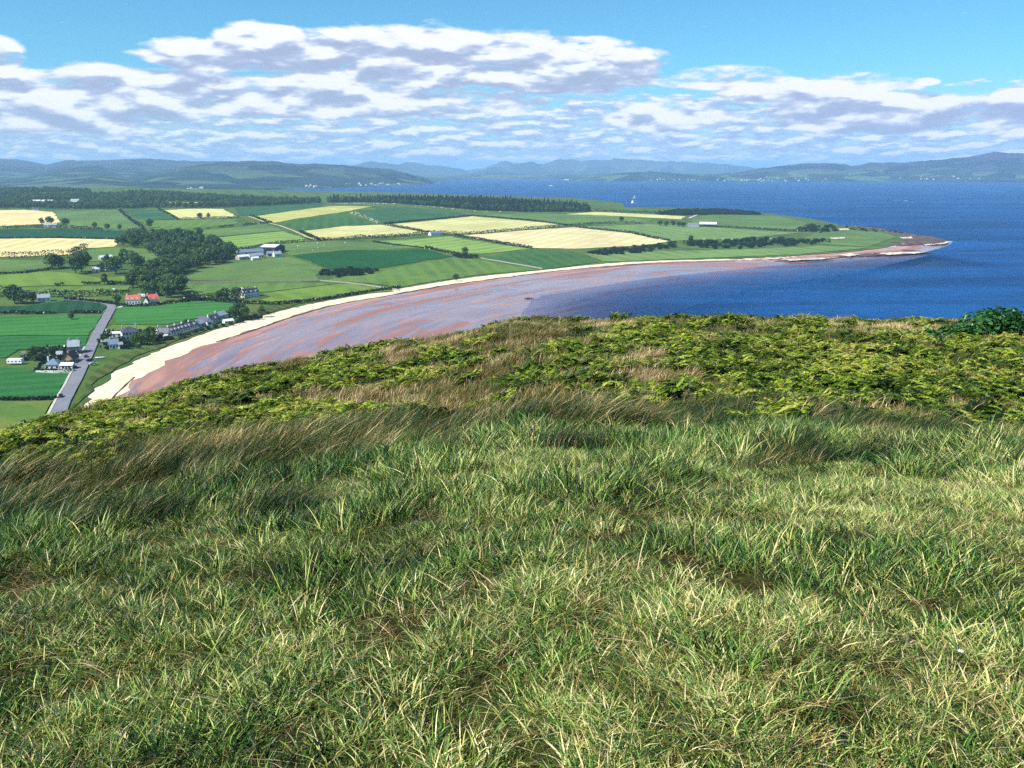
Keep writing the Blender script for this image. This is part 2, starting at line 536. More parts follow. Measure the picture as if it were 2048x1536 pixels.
# bands follow the curve of the bay (arc length / height on the beach)
band = t.node('ShaderNodeAttribute', attribute_name='band').outputs['Fac']
along = t.node('ShaderNodeAttribute', attribute_name='along').outputs['Fac']
bv = t.vec(t.m('MULTIPLY', along, 0.0055), t.m('MULTIPLY', band, 0.05), 0.0)
nA = t.noise(bv, 1.0, 6, 0.62, 0.7)
nB = t.noise(bv, 3.1, 5, 0.6, 0.8)
nC = t.noise(co, 0.35, 4, 0.6)
sand = t.mix(t.step(nA, 0.38, 0.62), lin(142, 102, 92), lin(186, 140, 122))
sand = t.mix(t.m('MULTIPLY', t.step(nB, 0.45, 0.7), 0.6), sand, lin(126, 98, 96))
wetm = t.m('ADD', t.m('MULTIPLY', nA, 0.55), t.m('MULTIPLY', nB, 0.45))
wetm = t.m('ADD', wetm, t.step(band, 6.0, 60.0, -0.06, 0.05))
film = t.step(wetm, 0.485, 0.535)
sand = t.mix(t.m('MULTIPLY', film, 0.35), sand, lin(132, 104, 102))
p = t.node('ShaderNodeBsdfPrincipled'); t.l.new(sand, p.inputs['Base Color'])
t.l.new(t.step(film, 0.0, 1.0, 0.75, 0.12), p.inputs['Roughness']); p.inputs['Specular IOR Level'].default_value = 0.5
p.inputs['IOR'].default_value = 1.36
b = t.node('ShaderNodeBump'); b.inputs['Strength'].default_value = 0.25; b.inputs['Distance'].default_value = 0.25
t.l.new(t.m('ADD', nC, t.noise(bv, 9.0, 3)), b.inputs['Height']); t.l.new(b.outputs[0], p.inputs['Normal'])
gl = t.node('ShaderNodeBsdfGlossy'); gl.inputs['Roughness'].default_value = 0.18; gl.inputs[0].default_value = (*lin(218, 204, 210), 1)
ms = t.node('ShaderNodeMixShader'); t.l.new(t.m('MULTIPLY', film, 0.28), ms.inputs[0]); t.l.new(p.outputs[0], ms.inputs[1]); t.l.new(gl.outputs[0], ms.inputs[2])
t.l.new(ms.outputs[0], out.inputs[0])


def shore_attrs(x, y):
    d = dist_poly(x, y, veg_s)
    A = np.array(veg_s); seg = np.concatenate([[0], np.cumsum(np.hypot(*np.diff(A, axis=0).T))])
    # arc length of the nearest coast vertex, smoothly
    al = np.zeros(len(x)); bst = np.full(len(x), 1e18)
    for i in range(len(A) - 1):
        vx, vy = A[i + 1] - A[i]; L = vx * vx + vy * vy + 1e-9
        tt = np.clip(((x - A[i, 0]) * vx + (y - A[i, 1]) * vy) / L, 0, 1)
        dd = (x - A[i, 0] - tt * vx) ** 2 + (y - A[i, 1] - tt * vy) ** 2
        k = dd < bst; bst[k] = dd[k]; al[k] = seg[i] + tt[k] * math.sqrt(L)
    return {'band': d, 'along': al}


fore_poly = [(x - 14, y + 10) for x, y in veg_s[:-6]] + [onsea(1830, 484), onsea(1906, 482.5), onsea(1903, 489), onsea(1868, 508), onsea(1700, 545), onsea(1500, 575), onsea(1350, 620), onsea(1250, 700), (60, 330), (-40, 250), (-230, 240)]
foreshore = drape('tidal_flat', fore_poly, shore_z, M_flat, 9.0, 0.0, edge=9.0, attrs=shore_attrs)

M_white = plain('pale_dry_sand', lin(222, 208, 176), 0.95, 0.10, 0.25, 0.1, lin(196, 180, 150))
LOWS = [(30, 1000), (165, 876), (214, 820), (240, 794), (268, 767), (316, 735), (364, 711), (430, 685), (507, 662), (565, 641), (605, 628), (665, 611), (725, 600), (800, 588), (890, 571), (1000, 557), (1100, 544),
        (1200, 534), (1300, 526), (1395, 523), (1470, 521)]
low_w = smooth_line([onsea(u, v, 1.6) for u, v in LOWS], 2)


def sand_z(x, y):
    return shore_z(x, y) + 0.10


k_end = min(range(len(veg_s)), key=lambda i: math.hypot(veg_s[i][0] - low_w[-1][0], veg_s[i][1] - low_w[-1][1]))
beach_poly = [(x - 8, y + 6) for x, y in veg_s[:k_end + 1]] + [(x + (float(fbm(x / 14, y / 14, 77, 3)) - .5) * 11, y + (float(fbm(x / 14, y / 14, 78, 3)) - .5) * 11) for x, y in resample(low_w, 5)[::-1]]
drape('sand_beach', beach_poly, sand_z, M_white, 7.0, 0.0, edge=5.0)

# dark strand line of seaweed under the white sand: thin ragged strips
M_weed = plain('seaweed', lin(62, 50, 38), 0.9, 0.4, 0.6, 0.2)


def strip(name, line, w, zf, mat, dz, jit=0.0, step=6.0, kind='structure', seed=1):
    pts = resample(line, step)
    A = np.array(pts); T = np.gradient(A, axis=0); T /= np.linalg.norm(T, axis=1)[:, None] + 1e-9
    N = np.column_stack([-T[:, 1], T[:, 0]])
    ww = w * (1 + jit * (fbm(A[:, 0] / (step * 2.2), A[:, 1] / (step * 2.2), seed, 3) - .5) * 2)
    off = jit * w * (fbm(A[:, 0] / (step * 3), A[:, 1] / (step * 3), seed + 5, 2) - .5) * 2
    L = A + N * (ww * .5 + off)[:, None]; R = A - N * (ww * .5 - off)[:, None]
    V = np.vstack([L, A, R]); n = len(A)
    z = zf(V[:, 0], V[:, 1]) + dz
    f = [(i, i + 1, n + i + 1, n + i) for i in range(n - 1)] + [(n + i, n + i + 1, 2 * n + i + 1, 2 * n + i) for i in range(n - 1)]
    return mesh_obj(name, np.column_stack([V, z]), f, mat, kind=kind, smooth=True)


for k, (lo, hi, dpx, w) in enumerate([(7, 13, 1.0, 1.8), (0, 4, -10, 0.9), (13, 20, 0.6, 3.2), (17, 20, 2.4, 2.2)]):
    ln = [onsea(u, v + dpx, 1.5) for u, v in LOWS[lo:hi + 1]]
    s = strip('strand_line', smooth_line(ln, 1), w, sand_z, M_weed, 0.05, 0.8, 4.0, 'stuff', 40 + k)
    tag(s, ['dark band of seaweed along the foot of the curving white beach', 'thin dark tide line across the near white sand', 'dark seaweed band below the far end of the white beach',
            'dark wet seaweed patch on the far pink foreshore'][k], None)

# tidal streams and pools: thin sheets of water lying in the sand
M_pool, t, out = new_mat('shallow_pool_water')
p = t.node('ShaderNodeBsdfPrincipled'); p.inputs['Base Color'].default_value = (*lin(150, 146, 176), 1); p.inputs['Roughness'].default_value = 0.12
p.inputs['Specular IOR Level'].default_value = 0.9; p.inputs['Metallic'].default_value = 0.35
b = t.node('ShaderNodeBump'); b.inputs['Strength'].default_value = 0.2
t.l.new(t.noise(t.node('ShaderNodeNewGeometry').outputs['Position'], 0.8, 3), b.inputs['Height']); t.l.new(b.outputs[0], p.inputs['Normal'])
t.l.new(p.outputs[0], out.inputs[0])
STREAMS = [([(1045, 569), (1015, 574), (1022, 579), (1040, 580), (1000, 585), (960, 593), (930, 602), (880, 612), (820, 620)], 2.2),
           ([(1100, 560), (1060, 568), (1020, 577)], 1.4), ([(1090, 590), (1040, 582), (990, 578)], 1.0), ([(1300, 549), (1270, 543)], 1.0),
           ([(1030, 620), (960, 617), (900, 617), (830, 613), (770, 606)], 2.4), ([(860, 586), (820, 591), (780, 596)], 3.0),
           ]
for k, (ln, w) in enumerate(STREAMS):
    s = strip('tidal_stream', smooth_line([onsea(u, v, 0.6) for u, v in ln], 2), w, shore_z, M_pool, 0.07, 0.75, 3.0, 'structure', 60 + k)

# ------------------------------------------------------------------ sea
xs = np.unique(np.concatenate([np.linspace(-70000, -4000, 10), np.linspace(-4000, -200, 12), np.arange(-200, 900, 14), np.linspace(900, 5000, 14), np.linspace(5000, 70000, 10)]))
ys = np.unique(np.concatenate([np.linspace(-3000, 150, 6), np.arange(150, 1400, 14), np.linspace(1400, 6000, 20), np.linspace(6000, 70000, 16)]))
GX, GY = np.meshgrid(xs, ys); gx = GX.ravel(); gy = GY.ravel()
dw = dist_poly(gx, gy, wat_w); near = (gx > -300) & (gx < 1200) & (gy > 100) & (gy < 1500)
deep = np.where(seaward(gx, gy), 1 - np.exp(-(dw / 78.0) ** 1.1), np.where(inside(gx, gy, fore_poly) & (gx < 560), 0.0, 1.0)); deep = np.where(gx > 520, np.maximum(deep, sstep(520, 600, gx)), deep); deep = np.where(near, deep, 1.0)
nx = len(xs)
idx = np.arange(len(gx)).reshape(len(ys), nx)
q = np.stack([idx[:-1, :-1], idx[:-1, 1:], idx[1:, 1:], idx[1:, :-1]], -1).reshape(-1, 4)
M_sea, t, out = new_mat('sea_water')
co = t.node('ShaderNodeNewGeometry').outputs['Position']
sp = t.node('ShaderNodeSeparateXYZ'); t.l.new(co, sp.inputs[0])
w1 = t.noise(t.vec(t.m('MULTIPLY', sp.outputs[0], 0.10), t.m('MULTIPLY', sp.outputs[1], 0.26), 0), 1.0, 5, 0.65)
w2 = t.noise(t.vec(t.m('MULTIPLY', sp.outputs[0], 0.0016), t.m('MULTIPLY', sp.outputs[1], 0.0085), 0), 1.0, 4, 0.6, 0.6)
w3 = t.noise(t.vec(t.m('MULTIPLY', sp.outputs[0], 0.018), t.m('MULTIPLY', sp.outputs[1], 0.05), 0), 1.0, 4, 0.6)
base = t.mix(t.step(w2, 0.36, 0.64), lin(4, 46, 92), lin(12, 74, 132))  # broad bands put wind lanes and cloud shadows into the water colour
base = t.mix(t.m('MULTIPLY', t.step(w3, 0.4, 0.7), 0.35), base, lin(2, 36, 76))
base = t.mix(t.m('MULTIPLY', t.step(w1, 0.48, 0.72), 0.35), base, lin(36, 100, 158))
p = t.node('ShaderNodeBsdfPrincipled'); t.l.new(base, p.inputs['Base Color'])
p.inputs['Roughness'].default_value = 0.45; p.inputs['IOR'].default_value = 1.33; p.inputs['Specular IOR Level'].default_value = 0.12
b = t.node('ShaderNodeBump'); b.inputs['Strength'].default_value = 0.35; b.inputs['Distance'].default_value = 1.0
t.l.new(w1, b.inputs['Height']); t.l.new(b.outputs[0], p.inputs['Normal'])
tr = t.node('ShaderNodeBsdfTransparent'); tr.inputs[0].default_value = (0.80, 0.86, 0.96, 1)
ms = t.node('ShaderNodeMixShader'); t.l.new(t.node('ShaderNodeAttribute', attribute_name='deep').outputs['Fac'], ms.inputs[0])
t.l.new(tr.outputs[0], ms.inputs[1]); t.l.new(p.outputs[0], ms.inputs[2]); t.l.new(ms.outputs[0], out.inputs[0])
sea = mesh_obj('sea', np.column_stack([gx, gy, np.zeros_like(gx)]), q, M_sea, kind='structure', attrs={'deep': deep})
sb = mesh_obj('seabed', [(-70000, -3000, -9), (70000, -3000, -9), (70000, 70000, -9), (-70000, 70000, -9)], [(0, 1, 2, 3)], plain('seabed_sand', lin(90, 84, 70)), kind='structure')

# ------------------------------------------------------------------ near hill
hx = np.unique(np.concatenate([np.linspace(-260, -45, 44), np.arange(-45, -8, 1.0), np.arange(-8, 9, 0.22), np.arange(9, 46, 1.0), np.linspace(46, 260, 44)]))
hy = np.unique(np.concatenate([np.linspace(-40, -3, 20), np.arange(-3, 16, 0.22), np.arange(16, 60, 0.8), np.linspace(60, 300, 90)]))
GX, GY = np.meshgrid(hx, hy); gx = GX.ravel(); gy = GY.ravel()
gz = hill_z(gx, gy)
idx = np.arange(len(gx)).reshape(len(hy), len(hx))
q = np.stack([idx[:-1, :-1], idx[:-1, 1:], idx[1:, 1:], idx[1:, :-1]], -1).reshape(-1, 4)
hill = mesh_obj('hillside', np.column_stack([gx, gy, gz]), q, M_slope, kind='structure', smooth=True)

# ------------------------------------------------------------------ fields (photo pixels projected on the land)
G = lin
FIELDS = [
    ('stubble', [(-60, 422), (50, 420), (106, 424), (122, 445), (88, 448), (-60, 456)]),
    ('pasture', [(107, 423), (180, 421), (236, 420), (262, 440), (288, 462), (215, 462), (130, 455), (123, 444)]),
    ('bluegreen', [(245, 421), (316, 420), (352, 438), (300, 442), (275, 437)]),
    ('mown', [(325, 421), (380, 418), (445, 418), (476, 434), (430, 437), (362, 439), (350, 434)]),
    ('lush', [(275, 440), (355, 441), (470, 438), (478, 447), (395, 458), (310, 460)]),
    ('deep', [(-60, 459), (110, 458), (290, 464), (285, 467), (240, 478), (120, 476), (-60, 477)]),
    ('stubble', [(-60, 479), (130, 477), (238, 480), (231, 494), (170, 497), (140, 510), (60, 513), (-60, 517)]),
    ('pasture', [(175, 499), (240, 496), (300, 500), (330, 515), (280, 525), (180, 523)]),
    ('pasture', [(-60, 520), (95, 521), (100, 540), (-60, 550)]),
    ('lime', [(-60, 554), (95, 543), (150, 548), (200, 556), (262, 552), (250, 565), (200, 570), (100, 572), (-60, 578)]),
    ('lush', [(-60, 580), (130, 574), (260, 572), (255, 580), (150, 588), (-60, 592)]),
    ('deep', [(-60, 616), (60, 612), (130, 602), (195, 607), (216, 614), (204, 626), (-60, 624)]),
    ('bright', [(-60, 631), (203, 631), (188, 658), (182, 672), (-60, 672)]),
    ('bright2', [(-60, 673), (181, 673), (170, 696), (90, 700), (40, 700), (10, 716), (-60, 722)]),
    ('bright2', [(-60, 735), (50, 740), (70, 748), (140, 748), (112, 799), (-60, 799)]),
    ('olive', [(-60, 803), (110, 803), (92, 846), (30, 905), (-60, 905)]),
    ('bright', [(240, 613), (310, 613), (400, 602), (485, 609), (468, 622), (420, 633), (330, 650), (224, 650)]),
    ('olive', [(222, 651), (330, 651), (318, 660), (280, 662), (217, 666)]),
    ('lush', [(378, 568), (520, 566), (640, 566), (672, 568), (590, 578), (515, 586), (480, 578), (390, 592), (372, 578)]),
    ('lime', [(520, 588), (590, 579), (672, 569), (720, 570), (790, 582), (700, 591), (590, 606), (500, 607), (545, 594)]),
    ('pasture', [(360, 562), (372, 546), (470, 526), (580, 515), (655, 540), (628, 552), (640, 562), (520, 563)]),
    ('deep2', [(588, 512), (700, 502), (850, 498), (903, 513), (790, 532), (740, 539), (662, 539)]),
    ('pasture', [(558, 490), (620, 484), (740, 485), (845, 496), (700, 501), (585, 511), (566, 505)]),
    ('lush', [(650, 561), (700, 552), (790, 536), (905, 516), (955, 519), (1075, 540), (950, 551), (880, 561), (800, 575), (720, 566)]),
    ('lush2', [(965, 516), (1065, 500), (1150, 506), (1195, 525), (1100, 537), (1080, 536)]),
    ('pale', [(752, 483), (870, 475), (900, 473), (1062, 498), (960, 508), (905, 505), (850, 495)]),
    ('hay', [(602, 463), (690, 453), (760, 450), (860, 466), (700, 477), (637, 480)]),
    ('hay', [(772, 450), (945, 433), (1100, 446), (1132, 451), (1020, 462), (905, 469), (866, 465)]),
    ('hay2', [(920, 471), (1050, 461), (1150, 455), (1260, 467), (1337, 483), (1290, 491), (1150, 498), (1066, 496)]),
    ('bluegreen', [(468, 416), (650, 407), (640, 412), (515, 431), (482, 432)]),
    ('mown2', [(502, 434), (640, 415), (670, 412), (745, 413), (700, 422), (547, 446)]),
    ('lush2', [(562, 446), (690, 427), (745, 448), (600, 462)]),
    ('pasture', [(390, 462), (530, 449), (568, 461), (430, 474), (412, 470)]),
    ('pale', [(432, 476), (566, 463), (622, 482), (555, 487), (480, 499), (466, 494)]),
    ('bluegreen', [(712, 423), (780, 415), (900, 423), (945, 431), (770, 448), (757, 447)]),
    ('pasture', [(955, 430), (1060, 428), (1200, 430), (1306, 441), (1280, 449), (1160, 452), (1080, 442)]),
    ('mown', [(1130, 429), (1190, 424), (1370, 433), (1362, 439), (1200, 431)]),
    ('pale2', [(1155, 454), (1310, 448), (1440, 456), (1600, 466), (1480, 477), (1342, 482), (1262, 466)]),
    ('pasture', [(1382, 438), (1420, 429), (1555, 432), (1615, 446), (1598, 459), (1430, 453), (1384, 447)]),
    ('pale2', [(1205, 524), (1170, 508), (1300, 503), (1500, 499), (1640, 492), (1735, 496), (1600, 509), (1400, 517)]),
    ('pasture', [(1650, 457), (1755, 464), (1795, 474), (1735, 494), (1650, 489), (1600, 480)]),
    ('dune', [(150, 822), (190, 770), (240, 733), (300, 703), (370, 677), (440, 653), (430, 650), (360, 671), (290, 697), (230, 716), (190, 742), (168, 785), (140, 832)]),
    ('dune', [(470, 645), (540, 625), (600, 609), (700, 591), (690, 588), (590, 604), (520, 620), (480, 632)]),
    ('mown', [(325, 405), (400, 405), (440, 409), (340, 411)]),
    ('bluegreen', [(52, 387), (150, 385), (150, 389), (60, 391)]),
]
FC = {'stubble': (lin(206, 186, 128), lin(222, 206, 150), 0.15, 22), 'mown': (lin(188, 186, 118), lin(206, 198, 136), 0.5, 18), 'mown2': (lin(178, 176, 104), lin(150, 158, 84), 2.4, 60),
      'hay': (lin(196, 190, 130), lin(170, 168, 104), 2.75, 22), 'hay2': (lin(208, 194, 146), lin(184, 172, 118), 2.75, 24), 'pale': (lin(112, 144, 66), lin(134, 156, 80), 2.6, 26), 'pale2': (lin(102, 128, 70), lin(112, 136, 78), 0.3, 26),
      'pasture': (lin(90, 116, 60), None, 0, 1), 'lush': (lin(86, 114, 52), lin(96, 122, 56), 0.2, 18), 'lush2': (lin(60, 94, 46), lin(66, 102, 50), 0.2, 18), 'lime': (lin(100, 126, 50), lin(108, 132, 56), 0.6, 24),
      'bluegreen': (lin(56, 92, 56), None, 0, 1), 'deep': (lin(32, 72, 44), lin(38, 80, 48), 0.4, 12), 'deep2': (lin(34, 82, 38), lin(30, 74, 34), 2.7, 14), 'bright': (lin(56, 108, 50), lin(66, 118, 54), 1.9, 16),
      'bright2': (lin(44, 96, 48), lin(52, 106, 50), 1.9, 14), 'dune': (lin(62, 82, 34), lin(96, 96, 52), 0.8, 9), 'olive': (lin(86, 114, 50), lin(108, 118, 56), 1.0, 30)}
for nm, poly in FIELDS:
    c, s, a, per = FC[nm]
    wp = [(x + (float(fbm(x / 22, y / 22, 51, 3)) - .5) * 9, y + (float(fbm(x / 22, y / 22, 52, 3)) - .5) * 9) for x, y in resample([onland(u, v) for u, v in poly], 12, True)]
    drape('field', wp, land_z, field_mat('crop_' + nm, c, s, a, per, 0.22, 0.75), 26.0, 0.45)

# ------------------------------------------------------------------ roads, verge, tracks
M_road = plain('asphalt', lin(116, 116, 124), 0.85, 0.10, 0.15, 0.3)
M_verge = plain('pale_path', lin(178, 172, 160), 0.9, 0.12, 0.3, 0.1)
M_track = plain('farm_track_dirt', lin(168, 164, 118), 0.95, 0.15, 0.2, 0.1)
ROAD = [(60, 958), (88, 893), (108, 848), (127, 803), (149, 765), (168, 725), (188, 682), (207, 645), (222, 620), (224, 612), (214, 607.5), (190, 604.5), (160, 602), (130, 600)]
road_w = smooth_line([onland(u, v) for u, v in ROAD], 3)
strip('road', road_w, 6.6, land_z, M_road, 0.62, 0.03, 4.0)
A = np.array(road_w[:50]); T = np.gradient(A, axis=0); T /= np.linalg.norm(T, axis=1)[:, None]
side = A + np.column_stack([-T[:, 1], T[:, 0]]) * 3.9
strip('pavement', [tuple(p) for p in side], 1.1, land_z, M_verge, 0.74, 0.25, 5.0)
strip('farm_track', [onland(u, v) for u, v in [(497, 433), (530, 445), (560, 452), (590, 463), (615, 475), (634, 482)]], 4.5, land_z, M_track, 0.7, 0.25, 8.0)
strip('footpath', [onland(u, v) for u, v in [(237, 617), (245, 614), (268, 610)]], 3.0, land_z, M_verge, 0.7, 0.2, 5.0)
strip('lane', [onland(u, v) for u, v in [(1378, 437), (1390, 432), (1400, 428)]], 6.0, land_z, M_verge, 0.75, 0.2, 12.0)
# rocks and pale shingle on the point
M_rock = plain('shore_rock', lin(92, 74, 62), 0.9, 0.4, 0.08, 0.2, lin(58, 50, 44))
M_shingle = plain('pale_shingle', lin(206, 194, 172), 0.95, 0.25, 0.15, 0.1, lin(150, 132, 112))


def pt_z(x, y): return np.maximum(shore_z(x, y), 0.25) + 0.25


drape('rock_shelf', [onsea(u, v, 1.5) for u, v in [(1650, 450), (1700, 452), (1760, 458), (1800, 466), (1860, 474), (1900, 481.5), (1880, 487), (1800, 493), (1770, 490), (1800, 478), (1740, 466), (1680, 460)]], lambda x, y: 1.6 + (fbm(x / 14, y / 14, 6, 3)) * 2.2, M_rock, 9.0, 0.0, edge=6.0)
drape('rock_shelf', [onsea(u, v, 1.0) for u, v in [(1500, 521), (1560, 517), (1640, 510), (1720, 503), (1800, 497), (1866, 505), (1800, 509), (1700, 514), (1600, 520), (1530, 524)]], lambda x, y: 0.5 + (fbm(x / 9, y / 9, 6, 3)) * 1.4, M_rock, 6.0, 0.0, edge=4.0)
for poly in ([(1742, 493), (1765, 488), (1810, 487), (1790, 494), (1760, 496)], [(1755, 506), (1800, 503.5), (1858, 503), (1830, 506.5), (1775, 508.5)], [(1840, 486), (1880, 481.5), (1902, 482.5), (1890, 487), (1850, 490)],
             [(1672, 510), (1700, 506), (1722, 508), (1700, 512)], [(1455, 517), (1530, 514), (1600, 512), (1560, 517), (1480, 520)], [(1560, 519), (1640, 515), (1680, 514), (1640, 518), (1580, 521)],
             [(1676, 457), (1694, 456), (1700, 459), (1682, 460)], [(1800, 474), (1822, 473), (1826, 476), (1806, 477)], [(1660, 475), (1690, 474), (1690, 476.5), (1662, 477)]):
    zz = 3.9 if poly[0][1] < 480 else 2.4
    drape('shingle_bank', [onsea(u, v, zz) for u, v in poly], lambda x, y, zz=zz: zz - 0.9 + fbm(x / 5, y / 5, 9, 3) * 1.3, M_shingle, 6.0, 0.0, edge=3.0)

# ------------------------------------------------------------------ far hills across the firth
def far_mat(name, low, high, patch, wood, zlo, zhi, scale):
    m, t, out = new_mat(name)
    co = t.node('ShaderNodeNewGeometry').outputs['Position']
    sp = t.node('ShaderNodeSeparateXYZ'); t.l.new(co, sp.inputs[0])
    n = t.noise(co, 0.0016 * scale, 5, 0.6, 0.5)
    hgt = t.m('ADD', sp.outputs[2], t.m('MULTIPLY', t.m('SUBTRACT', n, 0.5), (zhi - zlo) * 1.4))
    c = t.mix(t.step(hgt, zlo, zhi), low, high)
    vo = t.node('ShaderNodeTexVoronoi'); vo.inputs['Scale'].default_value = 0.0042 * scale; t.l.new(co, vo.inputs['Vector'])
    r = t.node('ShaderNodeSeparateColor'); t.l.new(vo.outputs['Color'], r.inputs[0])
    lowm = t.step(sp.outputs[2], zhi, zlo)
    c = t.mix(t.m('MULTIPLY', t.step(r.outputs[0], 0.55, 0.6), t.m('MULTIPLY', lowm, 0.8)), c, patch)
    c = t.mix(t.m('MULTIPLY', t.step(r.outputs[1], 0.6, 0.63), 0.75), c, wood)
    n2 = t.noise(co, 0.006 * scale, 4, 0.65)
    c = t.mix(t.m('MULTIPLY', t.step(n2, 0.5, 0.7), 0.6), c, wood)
    p = t.node('ShaderNodeBsdfPrincipled'); t.l.new(c, p.inputs['Base Color']); p.inputs['Roughness'].default_value = 1.0; p.inputs['Specular IOR Level'].default_value = 0.0
    t.l.new(p.outputs[0], out.inputs[0])
    return m


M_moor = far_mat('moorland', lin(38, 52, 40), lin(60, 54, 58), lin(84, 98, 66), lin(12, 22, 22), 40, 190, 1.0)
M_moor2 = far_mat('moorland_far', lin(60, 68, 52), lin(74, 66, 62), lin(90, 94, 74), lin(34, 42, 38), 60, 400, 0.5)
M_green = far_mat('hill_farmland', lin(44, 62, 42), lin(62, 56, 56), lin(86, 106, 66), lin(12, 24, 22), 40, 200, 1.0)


def hills(name, sky_px, D, base_px, mat, seed, back=0.35, spur=0.4, n=160, rows=22):
    """a range of hills: shoreline at sea level (base_px) rising to a skyline at distance D (number or list along sky_px)"""
    su = [p[0] for p in sky_px]; sv = [p[1] for p in sky_px]
    us = np.linspace(su[0], su[-1], n)
    vs = np.interp(us, su, sv)
    vs = 340 - (340 - vs) * 1.12 - 1.5 + (fbm(us / 14, us * 0 + seed, seed, 5) - .5) * (6.5 if 'mountain' in name else 3.4)
    Ds = np.interp(us, su, D) if isinstance(D, (list, tuple)) else np.full(n, float(D))
    bv = np.interp(us, [p[0] for p in base_px], [p[1] for p in base_px])
    V = []
    for i in range(n):
        r = ray(us[i], vs[i]); rg = r / r[1]
        zt = max(6.0, H + rg[2] * Ds[i]); rb = ray(us[i], bv[i]); rb = rb / rb[1]
        D0 = min((0 - H) / rb[2], Ds[i] * 0.97)
        for j in range(rows + 1):
            s = j / rows
            if s <= 0.8:
                q = s / 0.8; d = D0 + (Ds[i] - D0) * q
                prof = 0.25 * q + 0.75 * (q * q * (3 - 2 * q)) if True else q
                z = zt * prof
                x = rg[0] * d
                bump = (fbm(x / 900 + d / 5000, d / 2200, seed + 3, 4) - .5) * zt * spur * 2 * math.sin(PI * q)
                z = min(z + bump, H + rg[2] * d - 2 if q > .3 and rg[2] * d + H > 8 and False else 1e9)
            else:
                q = (s - 0.8) / 0.2; d = Ds[i] * (1 + back * q); x = rg[0] * d
                z = zt * (1 - q * q) - 5 * q
            if j == 0: z = -4
            V.append((x, d, z))
    f = [(i * (rows + 1) + j, (i + 1) * (rows + 1) + j, (i + 1) * (rows + 1) + j + 1, i * (rows + 1) + j + 1) for i in range(n - 1) for j in range(rows)]
    return mesh_obj(name, V, f, mat, kind='structure', smooth=True)


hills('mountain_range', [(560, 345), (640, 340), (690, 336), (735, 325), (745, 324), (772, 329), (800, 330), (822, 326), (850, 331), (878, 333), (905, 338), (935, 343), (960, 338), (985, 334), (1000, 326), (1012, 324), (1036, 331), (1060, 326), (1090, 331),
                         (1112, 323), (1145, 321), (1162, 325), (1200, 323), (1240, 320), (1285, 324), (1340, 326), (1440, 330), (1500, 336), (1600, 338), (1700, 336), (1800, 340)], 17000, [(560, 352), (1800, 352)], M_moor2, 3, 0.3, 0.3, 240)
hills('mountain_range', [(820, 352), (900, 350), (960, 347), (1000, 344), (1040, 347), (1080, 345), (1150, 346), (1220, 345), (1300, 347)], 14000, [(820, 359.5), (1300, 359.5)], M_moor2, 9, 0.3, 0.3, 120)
hills('hill_range', [(-260, 328), (-120, 322), (0, 321), (35, 321), (70, 328), (92, 331), (130, 323), (200, 324), (240, 321), (300, 321), (360, 324), (430, 325), (520, 328), (600, 334)], 12500, [(-260, 372), (600, 372)], M_moor, 14, 0.3, 0.42, 160)
hills('hill_range', [(-260, 350), (-100, 352), (0, 356), (50, 352), (110, 341), (160, 335), (195, 334), (240, 343), (290, 356), (340, 362)], 9500, [(-260, 388), (340, 388)], M_moor, 15, 0.3, 0.42, 110)
hills('hill_range', [(190, 368), (240, 362), (300, 351), (360, 339), (400, 332), (440, 327), (500, 325), (540, 326), (600, 331), (640, 330), (690, 332), (720, 336), (780, 341), (820, 349), (850, 357), (868, 364)],
      [6800, 6900, 7000, 7200, 7300, 7400, 7500, 7600, 7700, 7800, 7900, 8000, 8100, 8100, 8000, 7700], [(190, 389), (380, 386), (500, 381), (640, 377), (760, 373), (868, 368)], M_moor, 16, 0.3, 0.42, 200, 30)
hills('hill_range', [(700, 345), (735, 337), (780, 339), (830, 350), (870, 359), (900, 362)], 10500, [(700, 364), (900, 362.5)], M_moor, 17, 0.3, 0.2, 70)
hills('hill_range', [(1130, 359), (1180, 355), (1240, 347), (1300, 344), (1340, 346), (1400, 349), (1460, 346), (1520, 350)], 9600, [(1130, 362), (1520, 363.5)], M_green, 18, 0.25, 0.42, 120)
hills('hill_range', [(1410, 357), (1450, 350), (1500, 341), (1560, 334), (1620, 329), (1660, 330), (1690, 331), (1705, 335), (1740, 328), (1800, 328), (1850, 325), (1900, 321), (1960, 315), (1990, 311), (2048, 312), (2160, 309), (2300, 312)], 10200,
      [(1410, 363.5), (1700, 364.5), (2048, 365), (2300, 365)], M_green, 19, 0.25, 0.42, 220, 30)
#PART3
# ================================================================== TREES, HEDGES, WOODS
def leaf_quads(centers, normals, sizes, r):
    """one quad per leaf clump; returns verts (4n,3), faces"""
    n = len(centers)
    t = np.cross(normals, r.normal(size=(n, 3))); t /= np.linalg.norm(t, axis=1)[:, None] + 1e-9
    b = np.cross(normals, t)
    s = sizes[:, None]
    V = np.stack([centers - t * s * .5 - b * s * .35, centers + t * s * .5 - b * s * .35, centers + t * s * .35 + b * s * .5, centers - t * s * .3 + b * s * .45], 1)
    V += r.normal(size=V.shape) * s[:, None] * 0.12
    f = np.arange(4 * n).reshape(n, 4)
    return V.reshape(-1, 3), f


